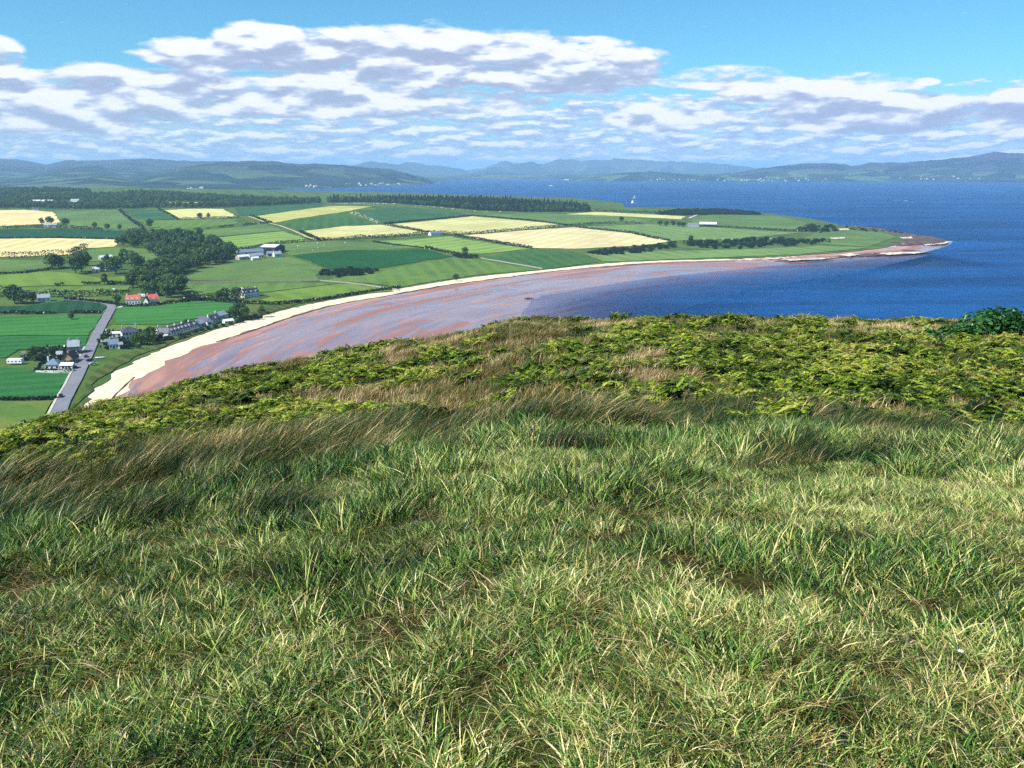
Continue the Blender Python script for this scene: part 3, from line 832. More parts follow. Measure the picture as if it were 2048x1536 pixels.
def crown_cloud(lobes, n, leaf, seed, flat=0.8):
    r = np.random.default_rng(seed)
    C = []; N = []; B = []
    w = np.array([l[3] ** 2 for l in lobes]); w = w / w.sum()
    for (x, y, z, rad), m in zip(lobes, (w * n).astype(int) + 3):
        d = r.normal(size=(m, 3)); d /= np.linalg.norm(d, axis=1)[:, None]
        rr = rad * (0.72 + 0.33 * r.random(m))[:, None]
        C.append(np.array([x, y, z]) + d * rr * np.array([1, 1, flat]))
        nn = d + r.normal(size=(m, 3)) * 0.55 + np.array([0, 0, 0.25]); nn /= np.linalg.norm(nn, axis=1)[:, None]
        N.append(nn); B.append(r.random(m) * 0.6 + r.random() * 0.4)  # random lobe tone stands in for lit variation across the crown
    C = np.vstack(C); N = np.vstack(N); B = np.concatenate(B)
    V, f = leaf_quads(C, N, leaf * (0.7 + 0.6 * r.random(len(C))), r)
    return V, f, np.repeat(B, 4)


def tube(p0, p1, r0, r1, seg=6):
    p0 = np.array(p0, float); p1 = np.array(p1, float); d = p1 - p0; d /= np.linalg.norm(d)
    a = np.cross(d, [0.3, 0.9, 0.2]); a /= np.linalg.norm(a); b = np.cross(d, a)
    V = []
    for p, r in ((p0, r0), (p1, r1)):
        for i in range(seg):
            t = 2 * PI * i / seg; V.append(p + r * (math.cos(t) * a + math.sin(t) * b))
    f = [(i, (i + 1) % seg, seg + (i + 1) % seg, seg + i) for i in range(seg)] + [tuple(range(seg))[::-1], tuple(range(seg, 2 * seg))]
    return V, f


def merge(parts):
    V = []; Fc = []; o = 0
    for v, f in parts:
        V += [tuple(p) for p in v]; Fc += [tuple(i + o for i in q) for q in f]; o += len(v)
    return V, Fc


def tree_meshes(seed, h=10.0, w=8.0, n=750, leaf=0.75, trunk=0.22, mat=None):
    """(trunk mesh, crown mesh) of a broadleaf"""
    r = np.random.default_rng(seed)
    tips = []
    parts = [tube((0, 0, -0.3), (0.1, 0.05, h * 0.38), trunk * 1.25, trunk * 0.8)]
    for i in range(7):
        a = 2 * PI * i / 7 + r.random(); R = w * (0.22 + 0.14 * r.random()); z = h * (0.36 + 0.36 * r.random())
        tip = (R * math.cos(a), R * math.sin(a), z); tips.append(tip)
        parts.append(tube((0.1, 0.05, h * (0.26 + .1 * r.random())), tip, trunk * .5, trunk * .15, 5))
    V, f = merge(parts)
    tm = mesh_obj('trunk', V, f, M_bark, link=False).data
    lobes = [(x, y, z, w * (0.20 + 0.10 * r.random())) for x, y, z in tips] + [(0, 0, h * 0.66, w * 0.32), (r.normal() * .5, r.normal() * .5, h * 0.80, w * 0.22), (0, 0, h * .36, w * .36)]
    V, f, bl = crown_cloud(lobes, n, leaf, seed + 1)
    V[:, 2] = np.maximum(V[:, 2], h * 0.05)
    cm = mesh_obj('crown', V, f, mat or M_crown, link=False, attrs={'bl': bl}).data
    return tm, cm


def conifer_mesh(seed, h=13.0, w=4.6, n=420):
    r = np.random.default_rng(seed)
    z = h * (0.06 + 0.94 * r.random(n) ** 1.25); R = w * .5 * (1 - z / h) ** 0.85 * (0.6 + 0.45 * r.random(n)) + 0.1
    a = r.random(n) * 2 * PI
    C = np.column_stack([R * np.cos(a), R * np.sin(a), z]); N = np.column_stack([np.cos(a), np.sin(a), 0.7 + 0 * a]) + r.normal(size=(n, 3)) * .4
    N /= np.linalg.norm(N, axis=1)[:, None]
    V, f = leaf_quads(C, N, 0.95 * (0.6 + 0.7 * r.random(n)), r)
    tv, tf = tube((0, 0, -.3), (0, 0, h * .9), .2, .05, 5)
    nv = len(V)
    V = np.vstack([V, np.array(tv)]); f = [tuple(q) for q in f] + [tuple(i + nv for i in q) for q in tf]
    return mesh_obj('conifer', V, f, [M_crown2, M_bark], link=False, attrs={'bl': np.concatenate([np.repeat(r.random(n), 4), np.zeros(len(tv))])},
                    matidx=[0] * n + [1] * len(tf)).data


TREES = [tree_meshes(100 + i, h, w) for i, (h, w) in enumerate([(10, 9), (11, 8), (9, 9.5), (10.5, 7)])]
CONIFERS = [conifer_mesh(200 + i, h) for i, h in enumerate((13, 15, 11))]


def whole_tree(k, seed):
    """single mesh with trunk and crown for trees too small to show their parts"""
    tm, cm = TREES[k]
    V = [v.co[:] for v in tm.vertices] + [v.co[:] for v in cm.vertices]; o = len(tm.vertices)
    f = [tuple(p.vertices) for p in tm.polygons] + [tuple(i + o for i in p.vertices) for p in cm.polygons]
    bl = np.zeros(len(cm.vertices), np.float32); cm.attributes['bl'].data.foreach_get('value', bl)
    return mesh_obj('tree', V, f, [M_bark, M_crown], link=False, attrs={'bl': np.concatenate([np.zeros(o), bl])}, matidx=[0] * len(tm.polygons) + [1] * len(cm.polygons)).data


WHOLE = [whole_tree(k, 0) for k in range(4)]
BUSH = []
for i in range(4):
    r = np.random.default_rng(300 + i)
    lobes = [(r.normal() * .9, r.normal() * .9, .6 + .9 * r.random(), .8 + .5 * r.random()) for _ in range(6)]
    V, f, bl = crown_cloud(lobes, 190, 0.5, 320 + i); V[:, 2] = np.maximum(V[:, 2], 0.02)
    me = []
    for mt in (M_hedge, M_bloom): me.append(mesh_obj('bush', V, f, mt, link=False, attrs={'bl': bl}).data)
    BUSH.append(me)


def place_tree(u, v, s, k, label, group=None, rz=None, name='tree', world_xy=None):
    x, y = world_xy or onland(u, v)
    root = empty(name, (x, y, float(land_z(x, y)) + .3), random.random() * 6.28 if rz is None else rz)
    root.scale = (s * random.uniform(.92, 1.1), s * random.uniform(.92, 1.1), s)
    tm, cm = TREES[k]
    for nm, me in (('trunk', tm), ('crown', cm)):
        o = bpy.data.objects.new(nm, me); col.objects.link(o); o.parent = root
    return tag(root, label, 'tree', group)


def place_whole(me, name, xy, s, label, cat, group, z=None, sz=None):
    x, y = xy
    o = bpy.data.objects.new(name, me); col.objects.link(o)
    o.location = (x, y, (float(land_z(x, y)) if z is None else z) + .3); o.rotation_euler = (0, 0, random.random() * 6.28)
    o.scale = (s, s * random.uniform(.9, 1.1), s * (sz or random.uniform(.85, 1.15)))
    return tag(o, label, cat, group)


# single trees one can pick out
SINGLE = [
    (912, 562, .62, 0, 'lone dark tree at the edge of the beach grass'),
    (1243, 443, .95, 2, 'lone spreading tree in the pasture above the largest yellow field'),
    (930, 512, .95, 1, 'tree in the middle of the small scrub clump between green fields'),
    (209, 570, .95, 3, 'lone upright tree in the pasture behind the red roofed house'),
    (236, 608, .62, 1, 'small dark tree beside the road bend left of the red roofed house'),
    (1381, 486, 1.0, 3, 'tree standing up out of the scrub bank right of the largest yellow field'),
    (30, 607, 1.35, 0, 'large dark tree at the left end of the hedge beyond the road bend'),
    (46, 608, 1.1, 2, 'second dark tree from the left edge beyond the road bend'),
    (66, 606, .7, 1, 'smaller tree next to the white cottage beyond the road bend'),
    (105, 538, 1.5, 0, 'leftmost of the big dark trees around the white farmhouse'),
    (118, 536, 1.3, 2, 'second big dark tree left of the white farmhouse'),
    (152, 548, 1.7, 1, 'tall dark tree close to the left side of the white farmhouse'),
    (164, 544, 1.8, 0, 'tallest dark tree left of the white farmhouse'),
    (172, 532, 1.4, 3, 'tree behind the left side of the white farmhouse'),
    (206, 543, .9, 2, 'small round tree in front of the white farmhouse'),
    (232, 548, 1.6, 0, 'broad dark tree casting its shadow right of the white farmhouse'),
    (250, 528, 1.4, 1, 'tree behind the right side of the white farmhouse'),
    (264, 532, 1.5, 0, 'big dark tree right of the white farmhouse'),
    (278, 535, 1.3, 2, 'rightmost tree of the white farmhouse clump'),
    (215, 530, 1.0, 3, 'tree behind the roof of the white farmhouse'),
    (302, 684, .85, 0, 'dark garden tree between the large slate roofed house and the terrace'),
    (296, 690, .8, 2, 'dark garden tree right in front of the large slate roofed house'),
    (272, 690, .6, 1, 'small dark garden tree below the large slate roofed house'),
    (306, 690, .7, 3, 'dark garden tree nearest the long cottage terrace'),
    (478, 636, 1.0, 0, 'large dark tree behind the far end of the cottage row'),
    (470, 640, .8, 2, 'dark tree touching the far end of the cottage row'),
    (490, 640, .8, 1, 'dark tree just right of the cottage row'),
    (525, 634, .75, 3, 'dark tree between the cottage row and the beach'),
    (375, 654, .5, 2, 'small round tree behind the cottage terrace'),
    (450, 600, .9, 0, 'tree at the left end of the hedge below the white villa'),
    (440, 602, .7, 1, 'smaller tree left of the white villa'),
    (474, 594, .8, 2, 'tree touching the left wall of the white villa'),
    (1320, 452, .95, 0, 'leftmost tree of the clump beside the pale roofed barn'),
    (1332, 453, 1.0, 2, 'second tree of the clump beside the pale roofed barn'),
    (1346, 453, .9, 1, 'middle tree of the clump beside the pale roofed barn'),
    (1358, 454, .9, 0, 'fourth tree of the clump beside the pale roofed barn'),
    (1366, 454, .85, 2, 'tree nearest the grey shed by the pale roofed barn'),
    (400, 437, 1.0, 2, 'spreading tree on the lower edge of the small mown field'),
    (417, 437, .9, 3, 'upright tree on the right edge of the small mown field'),
    (235, 490, .9, 3, 'thin tree at the right end of the long tan field'),
    (190, 457, .9, 0, 'round tree in the hedge above the dark green strip'),
    (240, 461, .8, 1, 'small round tree near the right end of the hedge above the dark green strip'),
    (215, 459, .9, 2, 'middle tree in the hedge above the dark green strip'),
    (132, 452, 1.3, 2, 'tree right of the white house below the upper tan field'),
    (100, 450, 1.3, 0, 'dark tree behind the white house below the upper tan field'),
    (300, 456, 1.2, 1, 'tree at the corner where the long hedge meets the wood'),
    (84, 450, 1.0, 1, 'tree left of the white house below the upper tan field'),
    (71, 712, .55, 2, 'small tree in the walled garden left of the road'),
    (104, 712, .42, 1, 'small bush like tree behind the long white cottage'),
    (128, 712, .5, 3, 'small tree beside the grey roofed house left of the road'),
    (143, 640, .45, 0, 'small bush on the field wall left of the road'),
]
for (u, v, s, k, lab) in SINGLE: place_tree(u, v, s * 1.25, k, lab)


def fill_px(poly, spacing, jit=0.45):
    """world positions scattered inside a photo polygon laid on the land"""
    P = np.array([onland(u, v) for u, v in poly]); x0, y0 = P.min(0); x1, y1 = P.max(0)
    gx, gy = np.meshgrid(np.arange(x0, x1, spacing), np.arange(y0, y1, spacing)); gx = gx.ravel(); gy = gy.ravel()
    gx = gx + rng.uniform(-jit, jit, len(gx)) * spacing; gy = gy + rng.uniform(-jit, jit, len(gy)) * spacing
    k = inside(gx, gy, P)
    return list(zip(gx[k], gy[k]))


# the wood left of the farm and its tail down to the red roofed house: individual trees
WOOD_A = fill_px([(243, 493), (262, 480), (330, 472), (395, 478), (440, 492), (466, 512), (462, 524), (420, 532), (372, 542), (340, 530), (305, 512), (292, 500)], 13.0)
WOOD_B = fill_px([(318, 534), (372, 543), (356, 560), (345, 572), (372, 592), (352, 602), (330, 594), (285, 590), (258, 574), (280, 560), (300, 548)], 11.5)
for pts, lab, grp, name in ((WOOD_A, 'broadleaf tree in the dense wood left of the farm buildings', 'trees of the wood left of the farm', 'wood_tree'),
                            (WOOD_B, 'broadleaf tree in the strip of wood behind the red roofed house', 'trees of the strip behind the red roofed house', 'strip_tree')):
    for xy in pts:
        place_whole(WHOLE[random.randrange(4)], name, xy, random.uniform(1.15, 1.75), lab, 'tree', grp)

# scrub bank along the raised beach, bushes in the fields, blossom bushes along the hedges
SCRUB = [([(1165, 508), (1200, 512), (1260, 510), (1330, 500), (1360, 492), (1352, 486), (1290, 494), (1230, 500)], 11.0, 'dark bush on the scrub bank below the largest yellow field', 'bushes below the largest yellow field', 2.1),
         ([(1370, 494), (1420, 498), (1480, 500), (1560, 493), (1640, 491), (1660, 484), (1600, 482), (1520, 479), (1440, 485), (1375, 486)], 15.0, 'dark bush on the scrub bank above the grassy shore', 'bushes above the grassy shore', 2.6),
         ([(632, 550), (680, 556), (750, 548), (752, 543), (700, 541), (650, 545)], 8.0, 'dark gorse bush on the low rise left of the dark green field', 'gorse bushes in the middle pasture', 1.8),
         ([(905, 512), (925, 518), (955, 518), (952, 513), (930, 511)], 4.5, 'dark bush in the scrub clump between green fields', 'bushes of the clump between green fields', 1.1),
         ([(1590, 462), (1640, 466), (1680, 462), (1660, 450), (1610, 452)], 19.0, 'dark bush on the neck of the point', 'bushes on the neck of the point', 2.3),
         ([(1690, 452), (1760, 461), (1815, 466), (1800, 469), (1740, 466), (1690, 458)], 17.0, 'low dark bush along the far edge of the rocky point', 'bushes along the far edge of the point', 1.2)]
for poly, sp_, lab, grp, s in SCRUB:
    for xy in fill_px(poly, sp_):
        if random.random() < .8: place_whole(BUSH[random.randrange(4)][0], 'bush', xy, s * random.uniform(.7, 1.3), lab, 'bush', grp)

# garden bushes round the houses
for spots, lab, grp in [([(208, 684), (213, 698), (228, 684), (236, 686), (250, 690), (262, 694), (283, 688), (288, 682), (312, 682), (318, 679), (255, 697), (206, 676), (279, 697)], 'dark garden bush among the houses right of the road', 'garden bushes right of the road'),
                        ([(55, 716), (62, 710), (84, 714), (92, 709), (112, 711), (120, 732), (134, 712), (150, 728), (155, 716), (164, 708), (110, 722), (150, 738), (48, 722), (86, 722)], 'dark garden bush among the houses left of the road', 'garden bushes left of the road'),
                        ([(345, 680), (362, 676), (378, 671), (392, 666), (405, 662), (415, 660), (430, 656), (446, 653), (462, 650), (476, 646), (486, 644), (500, 640), (510, 636), (520, 638), (536, 628), (400, 650), (412, 645), (424, 641), (436, 636), (335, 681)], 'dark garden bush along the cottage row', 'garden bushes along the cottage row')]:
    for (u, v) in spots: place_whole(BUSH[random.randrange(4)][0], 'garden_bush', onland(u, v), random.uniform(.9, 1.7), lab, 'bush', grp)
# blossom bushes
for (line, n, lab, grp) in [([(662, 408), (700, 409), (755, 409), (790, 409)], 30, 'white blossoming hawthorn bush along the foot of the far wood', 'hawthorns at the foot of the far wood'),
                            ([(830, 413), (880, 417), (950, 423), (1000, 425)], 12, 'white blossoming bush at the wood edge above the blue green field', 'hawthorns above the blue green field'),
                            ([(703, 427), (735, 438), (752, 447)], 18, 'pale blossoming hawthorn in the slanting hedge', 'hawthorns in the slanting hedge'),
                            ([(1410, 480), (1480, 480), (1560, 480)], 9, 'white blossoming bush on top of the scrub bank', 'hawthorns on the scrub bank')]:
    W_ = [onland(u, v) for u, v in line]; W_ = resample(W_, max(2.0, sum(math.hypot(b[0] - a[0], b[1] - a[1]) for a, b in zip(W_[:-1], W_[1:])) / n))
    for xy in W_: place_whole(BUSH[random.randrange(4)][1], 'hawthorn_bush', (xy[0] + random.uniform(-3, 3), xy[1] + random.uniform(-3, 3)), random.uniform(.8, 1.5), lab, 'bush', grp)


def hedge(px, label, h=2.2, w=2.0, dens=5.0, bloom=0.0, name='hedge', gap=0.0):
    pts = resample([onland(u, v) for u, v in px], 2.5)
    A = np.array(pts); n = int(len(A) * 2.5 * dens); r = np.random.default_rng(len(label) * 7 + n)
    f = r.random(n) * (len(A) - 1); i = f.astype(int); i2 = np.minimum(i + 1, len(A) - 1); fr = (f - i)[:, None]
    P = A[i] * (1 - fr) + A[i2] * fr
    hh = h * (0.55 + 0.9 * fbm(P[:, 0] / 5, P[:, 1] / 5, 5, 3))
    keep = fbm(P[:, 0] / 12, P[:, 1] / 12, 15, 2) > gap
    P = P[keep]; hh = hh[keep]; n = len(P)
    a = r.random(n) * PI
    C = np.column_stack([P[:, 0] + np.cos(a) * w * .5 * r.random(n) ** .4, P[:, 1] + r.normal(size=n) * w * .35, land_z(P[:, 0], P[:, 1]) + .25 + hh * r.random(n) ** .7])
    N = r.normal(size=(n, 3)) + np.array([0, -.3, .6]); N /= np.linalg.norm(N, axis=1)[:, None]
    V, fc = leaf_quads(C, N, 1.05 * (.6 + .8 * r.random(n)), r)
    o = mesh_obj(name, V - np.array([*A[0], 0]), fc, [M_hedge, M_bloom], attrs={'bl': np.repeat(r.random(n), 4)}, matidx=(r.random(n) < bloom).astype(int).tolist())
    o.location = (A[0][0], A[0][1], 0)
    return tag(o, label, 'hedge', 'field hedges')


HEDGES = [
    ([(865, 467), (935, 470), (980, 467), (1060, 459), (1135, 453), (1200, 449), (1285, 448)], 'dark hedge between the two right hand yellow fields', 3.0),
    ([(700, 479), (780, 475), (868, 468), (895, 471)], 'dark hedge below the left yellow field', 3.0),
    ([(635, 482), (700, 479)], 'short dark hedge at the foot of the farm track', 2.5),
    ([(545, 489), (600, 484), (650, 481)], 'dark hedge behind the farm barns', 2.2),
    ([(768, 449), (800, 455), (865, 467)], 'thin hedge between the left and middle yellow fields', 2.0),
    ([(905, 471), (960, 480), (1064, 498)], 'thin hedge along the left edge of the largest yellow field', 2.2),
    ([(770, 448), (850, 441), (945, 432), (1060, 441), (1135, 452)], 'thin dark hedge along the top of the middle yellow field', 1.6),
    ([(705, 426), (730, 437), (760, 449)], 'slanting hedge with pale blossom right of the green strip', 2.6),
    ([(1150, 455), (1260, 466), (1340, 483)], 'thin dark hedge along the right side of the largest yellow field', 2.0),
    ([(500, 432), (530, 443), (547, 447)], 'dotted hedge along the upper farm track', 2.2),
    ([(600, 464), (640, 482)], 'dark hedge along the lower farm track', 2.2),
    ([(380, 461), (440, 456), (500, 450), (540, 447)], 'patchy hedge from the wood to the upper farm track', 2.2),
    ([(545, 489), (500, 497), (465, 502)], 'dark hedge above the long farm sheds', 2.0),
    ([(236, 420), (250, 432), (268, 446), (290, 462)], 'slanting dark hedge left of the blue green pasture', 3.0),
    ([(318, 420), (340, 430), (356, 440), (478, 436)], 'hedge along the lower edge of the small mown field', 2.2),
    ([(0, 457), (60, 456), (120, 457), (200, 461), (290, 465)], 'long tree dotted hedge above the dark green strip', 3.0),
    ([(0, 477.5), (120, 476.5), (240, 479)], 'thin dark hedge between the dark green strip and the long tan field', 1.2),
    ([(0, 518), (45, 515), (80, 512), (140, 511), (165, 500), (175, 497)], 'bushy hedge along the lower edge of the long tan field', 4.0),
    ([(0, 550), (50, 547), (95, 541), (130, 538)], 'dark wall and hedge below the pasture at the left edge', 1.6),
    ([(0, 577), (60, 575), (128, 571)], 'broken low hedge below the lime green field', 1.6),
    ([(165, 570), (215, 568), (270, 570)], 'low hedge beside the lone upright tree', 1.8),
    ([(0, 593), (70, 595), (160, 594), (250, 590), (265, 590)], 'bushy hedge running left from the red roofed house', 3.2),
    ([(130, 600), (180, 604), (222, 609), (240, 612)], 'dark hedge along the far side of the bending lane', 1.4),
    ([(0, 628), (90, 628), (150, 627), (203, 627)], 'broken stone wall and hedge left of the road', 1.3),
    ([(245, 614), (290, 614), (340, 608), (400, 601)], 'low dark hedge in front of the red roofed house', 1.4),
    ([(375, 600), (430, 604), (500, 608), (560, 610), (600, 606)], 'dark ditch hedge below the white villa', 1.6),
    ([(445, 604), (480, 598), (495, 594)], 'thick garden hedge left of the white villa', 4.5),
    ([(362, 606), (380, 598), (400, 603), (440, 604)], 'bushy hedge between the strip wood and the white villa', 3.2),
    ([(590, 607), (640, 601), (700, 591), (760, 582), (800, 576)], 'low scrubby edge of the turf above the middle of the beach', 1.4),
    ([(850, 497), (905, 508), (925, 512)], 'dark hedge between the dark green field and the pale pasture', 2.2),
    ([(745, 484), (850, 497)], 'thin hedge along the sheep pasture', 1.2),
    ([(1430, 454), (1500, 458), (1600, 464), (1640, 461)], 'thin hedge running right from the pale roofed barn', 2.0),
    ([(325, 673), (390, 655), (430, 640), (465, 630)], 'garden hedge behind the cottage row', 1.8),
    ([(210, 668), (240, 668), (285, 668)], 'garden hedge behind the large slate roofed house', 1.4),
    ([(208, 690), (216, 678), (225, 672)], 'dark garden hedge beside the road near the small white cottage', 2.6),
    ([(60, 706), (100, 702), (140, 702)], 'dark garden hedge behind the walled garden left of the road', 1.6),
    ([(45, 720), (90, 722), (128, 720)], 'dark hedge between the walled garden and the long white cottage', 1.6),
    ([(72, 744), (100, 745), (146, 744)], 'low dark hedge in front of the long white cottage', 1.0),
    ([(0, 801), (60, 800), (113, 799)], 'thin fence line hedge between the two lowest fields', 0.8),
    ([(1190, 423), (1250, 426), (1310, 427)], 'dark coastal hedge between the far wood and the low headland', 3.0),
]
for px, lab, h in HEDGES:
    hedge(px, lab, h * 1.7, max(2.0, h * 1.3), 9.0 + (2.5 if px[0][1] > 560 else 0), 0.05 if 'blossom' not in lab else .45, gap=.38 if any(w in lab for w in ('broken', 'patchy', 'dotted')) else 0.0)


# --------------------------------------------------------------- scatter helper for uncountable growth
def scatter(name, pts, rot, scl, idx, tint, protos, label, kind='stuff', cat=None):
    n = len(pts)
    me = bpy.data.meshes.new(name)
    me.vertices.add(n); me.vertices.foreach_set('co', np.asarray(pts, np.float32).ravel())
    for nm, ty, dat, key in (('rot', 'FLOAT_VECTOR', rot, 'vector'), ('scl', 'FLOAT_VECTOR', scl, 'vector'), ('tint', 'FLOAT', tint, 'value'), ('pick', 'INT', idx, 'value')):
        a = me.attributes.new(nm, ty, 'POINT'); a.data.foreach_set(key, np.ascontiguousarray(dat, np.int32 if ty == 'INT' else np.float32).ravel())
    me.update()
    o = bpy.data.objects.new(name, me); col.objects.link(o)
    cl = bpy.data.collections.new(name + '_kinds')
    for i, pm in enumerate(protos):
        po = bpy.data.objects.new('%s_kind_%02d' % (name, i), pm); cl.objects.link(po)
    g = bpy.data.node_groups.new(name + '_scatter', 'GeometryNodeTree')
    g.interface.new_socket('Geometry', in_out='INPUT', socket_type='NodeSocketGeometry'); g.interface.new_socket('Geometry', in_out='OUTPUT', socket_type='NodeSocketGeometry')
    gi = g.nodes.new('NodeGroupInput'); go = g.nodes.new('NodeGroupOutput')
    ci = g.nodes.new('GeometryNodeCollectionInfo'); ci.inputs['Collection'].default_value = cl; ci.inputs['Separate Children'].default_value = True; ci.inputs['Reset Children'].default_value = True
    ip = g.nodes.new('GeometryNodeInstanceOnPoints'); ip.inputs['Pick Instance'].default_value = True

    def attr(nm, ty):
        a = g.nodes.new('GeometryNodeInputNamedAttribute'); a.data_type = ty; a.inputs['Name'].default_value = nm; return a.outputs['Attribute']
    e2r = g.nodes.new('FunctionNodeEulerToRotation')
    L = g.links
    L.new(gi.outputs[0], ip.inputs['Points']); L.new(ci.outputs[0], ip.inputs['Instance']); L.new(attr('pick', 'INT'), ip.inputs['Instance Index'])
    L.new(attr('rot', 'FLOAT_VECTOR'), e2r.inputs[0]); L.new(e2r.outputs[0], ip.inputs['Rotation']); L.new(attr('scl', 'FLOAT_VECTOR'), ip.inputs['Scale'])
    L.new(ip.outputs[0], go.inputs[0])
    md = o.modifiers.new('scatter', 'NODES'); md.node_group = g
    return tag(o, label, cat, None, kind)


def wood(poly, spacing, label, protos, s=1.0, name='woodland', holes=()):
    xy = np.array(fill_px(poly, spacing))
    for hp in holes: xy = xy[~inside(xy[:, 0], xy[:, 1], [onland(u, v) for u, v in hp])]
    n = len(xy)
    if n == 0: return
    z = land_z(xy[:, 0], xy[:, 1]) + 0.2
    sc = s * rng.uniform(.75, 1.25, n)
    rot = np.column_stack([np.zeros(n), np.zeros(n), rng.random(n) * 6.28])
    scatter(name, np.column_stack([xy, z]), rot, np.column_stack([sc, sc, sc * rng.uniform(.9, 1.15, n)]), rng.integers(0, len(protos), n), rng.random(n), protos, label)


wood([(655, 406), (720, 404), (790, 407), (860, 412), (950, 421), (1050, 424), (1110, 424), (1182, 424), (1175, 418), (1090, 411), (1000, 405), (900, 402), (800, 401), (655, 403)], 8.0, 'dark conifer plantation along the far edge of the fields', CONIFERS + WHOLE[:3], 1.15)
wood([(-90, 417), (60, 417), (220, 419), (345, 416), (420, 417), (470, 415), (560, 411), (640, 407), (640, 402), (560, 401), (480, 398), (420, 394), (370, 391), (300, 386), (240, 389), (180, 384), (100, 379), (0, 381), (-90, 383)], 13.0, 'dark mixed woods covering the ridges behind the upper left fields', WHOLE, 1.2,
     holes=[[(40, 393), (165, 393), (155, 385), (50, 386)], [(315, 414), (450, 413), (445, 404), (325, 403)], [(50, 411), (168, 411), (165, 402), (55, 402)], [(245, 409), (280, 409), (280, 404), (245, 404)], [(180, 392), (250, 392), (240, 386), (185, 383)], [(-90, 397), (40, 397), (30, 393), (-90, 393)], [(440, 404), (520, 406), (520, 402), (440, 400)]])
wood([(1310, 429), (1370, 431), (1440, 429), (1520, 430), (1500, 425), (1430, 421), (1360, 421)], 9.0, 'low dark coastal scrub on the far headland', [b[0] for b in BUSH], 2.6, 'coastal_scrub')
# ================================================================== BUILDINGS
def smat(name, c, rough=.8, var=.1, scale=.6, spec=.3): return plain(name, lin(*c), rough, var, scale, spec)


WM = {'white': smat('white_harling', (228, 226, 218)), 'cream': smat('cream_render', (206, 192, 160)), 'grey': smat('grey_render', (170, 168, 162)), 'dark': smat('dark_cladding', (48, 50, 58)), 'tan': smat('sandstone', (176, 150, 120)), 'stone': smat('drystone', (150, 146, 130))}
RM = {'red': smat('red_tiles', (186, 96, 74), .8, .18, 1.2), 'slate': smat('slate', (66, 70, 84), .55, .2, 1.2), 'blue': smat('blue_slate', (104, 122, 142), .5, .15, 1.0), 'pale': smat('pale_sheet_roof', (206, 210, 210), .5, .08, .4), 'grey': smat('grey_sheet_roof', (142, 150, 158), .5, .1, .4),
      'green': smat('green_felt_roof', (110, 132, 112)), 'brown': smat('brown_tiles', (96, 78, 66))}
M_pane = plain('window_glass', lin(30, 36, 46), 0.15, 0.2, 1.0, 0.6)
M_door = smat('painted_door', (70, 60, 54))
M_white_paint = smat('white_paint', (236, 236, 232), .5)


def box(x0, x1, y0, y1, z0, z1):
    V = [(x0, y0, z0), (x1, y0, z0), (x1, y1, z0), (x0, y1, z0), (x0, y0, z1), (x1, y0, z1), (x1, y1, z1), (x0, y1, z1)]
    return V, [(3, 2, 1, 0), (4, 5, 6, 7), (0, 1, 5, 4), (1, 2, 6, 5), (2, 3, 7, 6), (3, 0, 4, 7)]


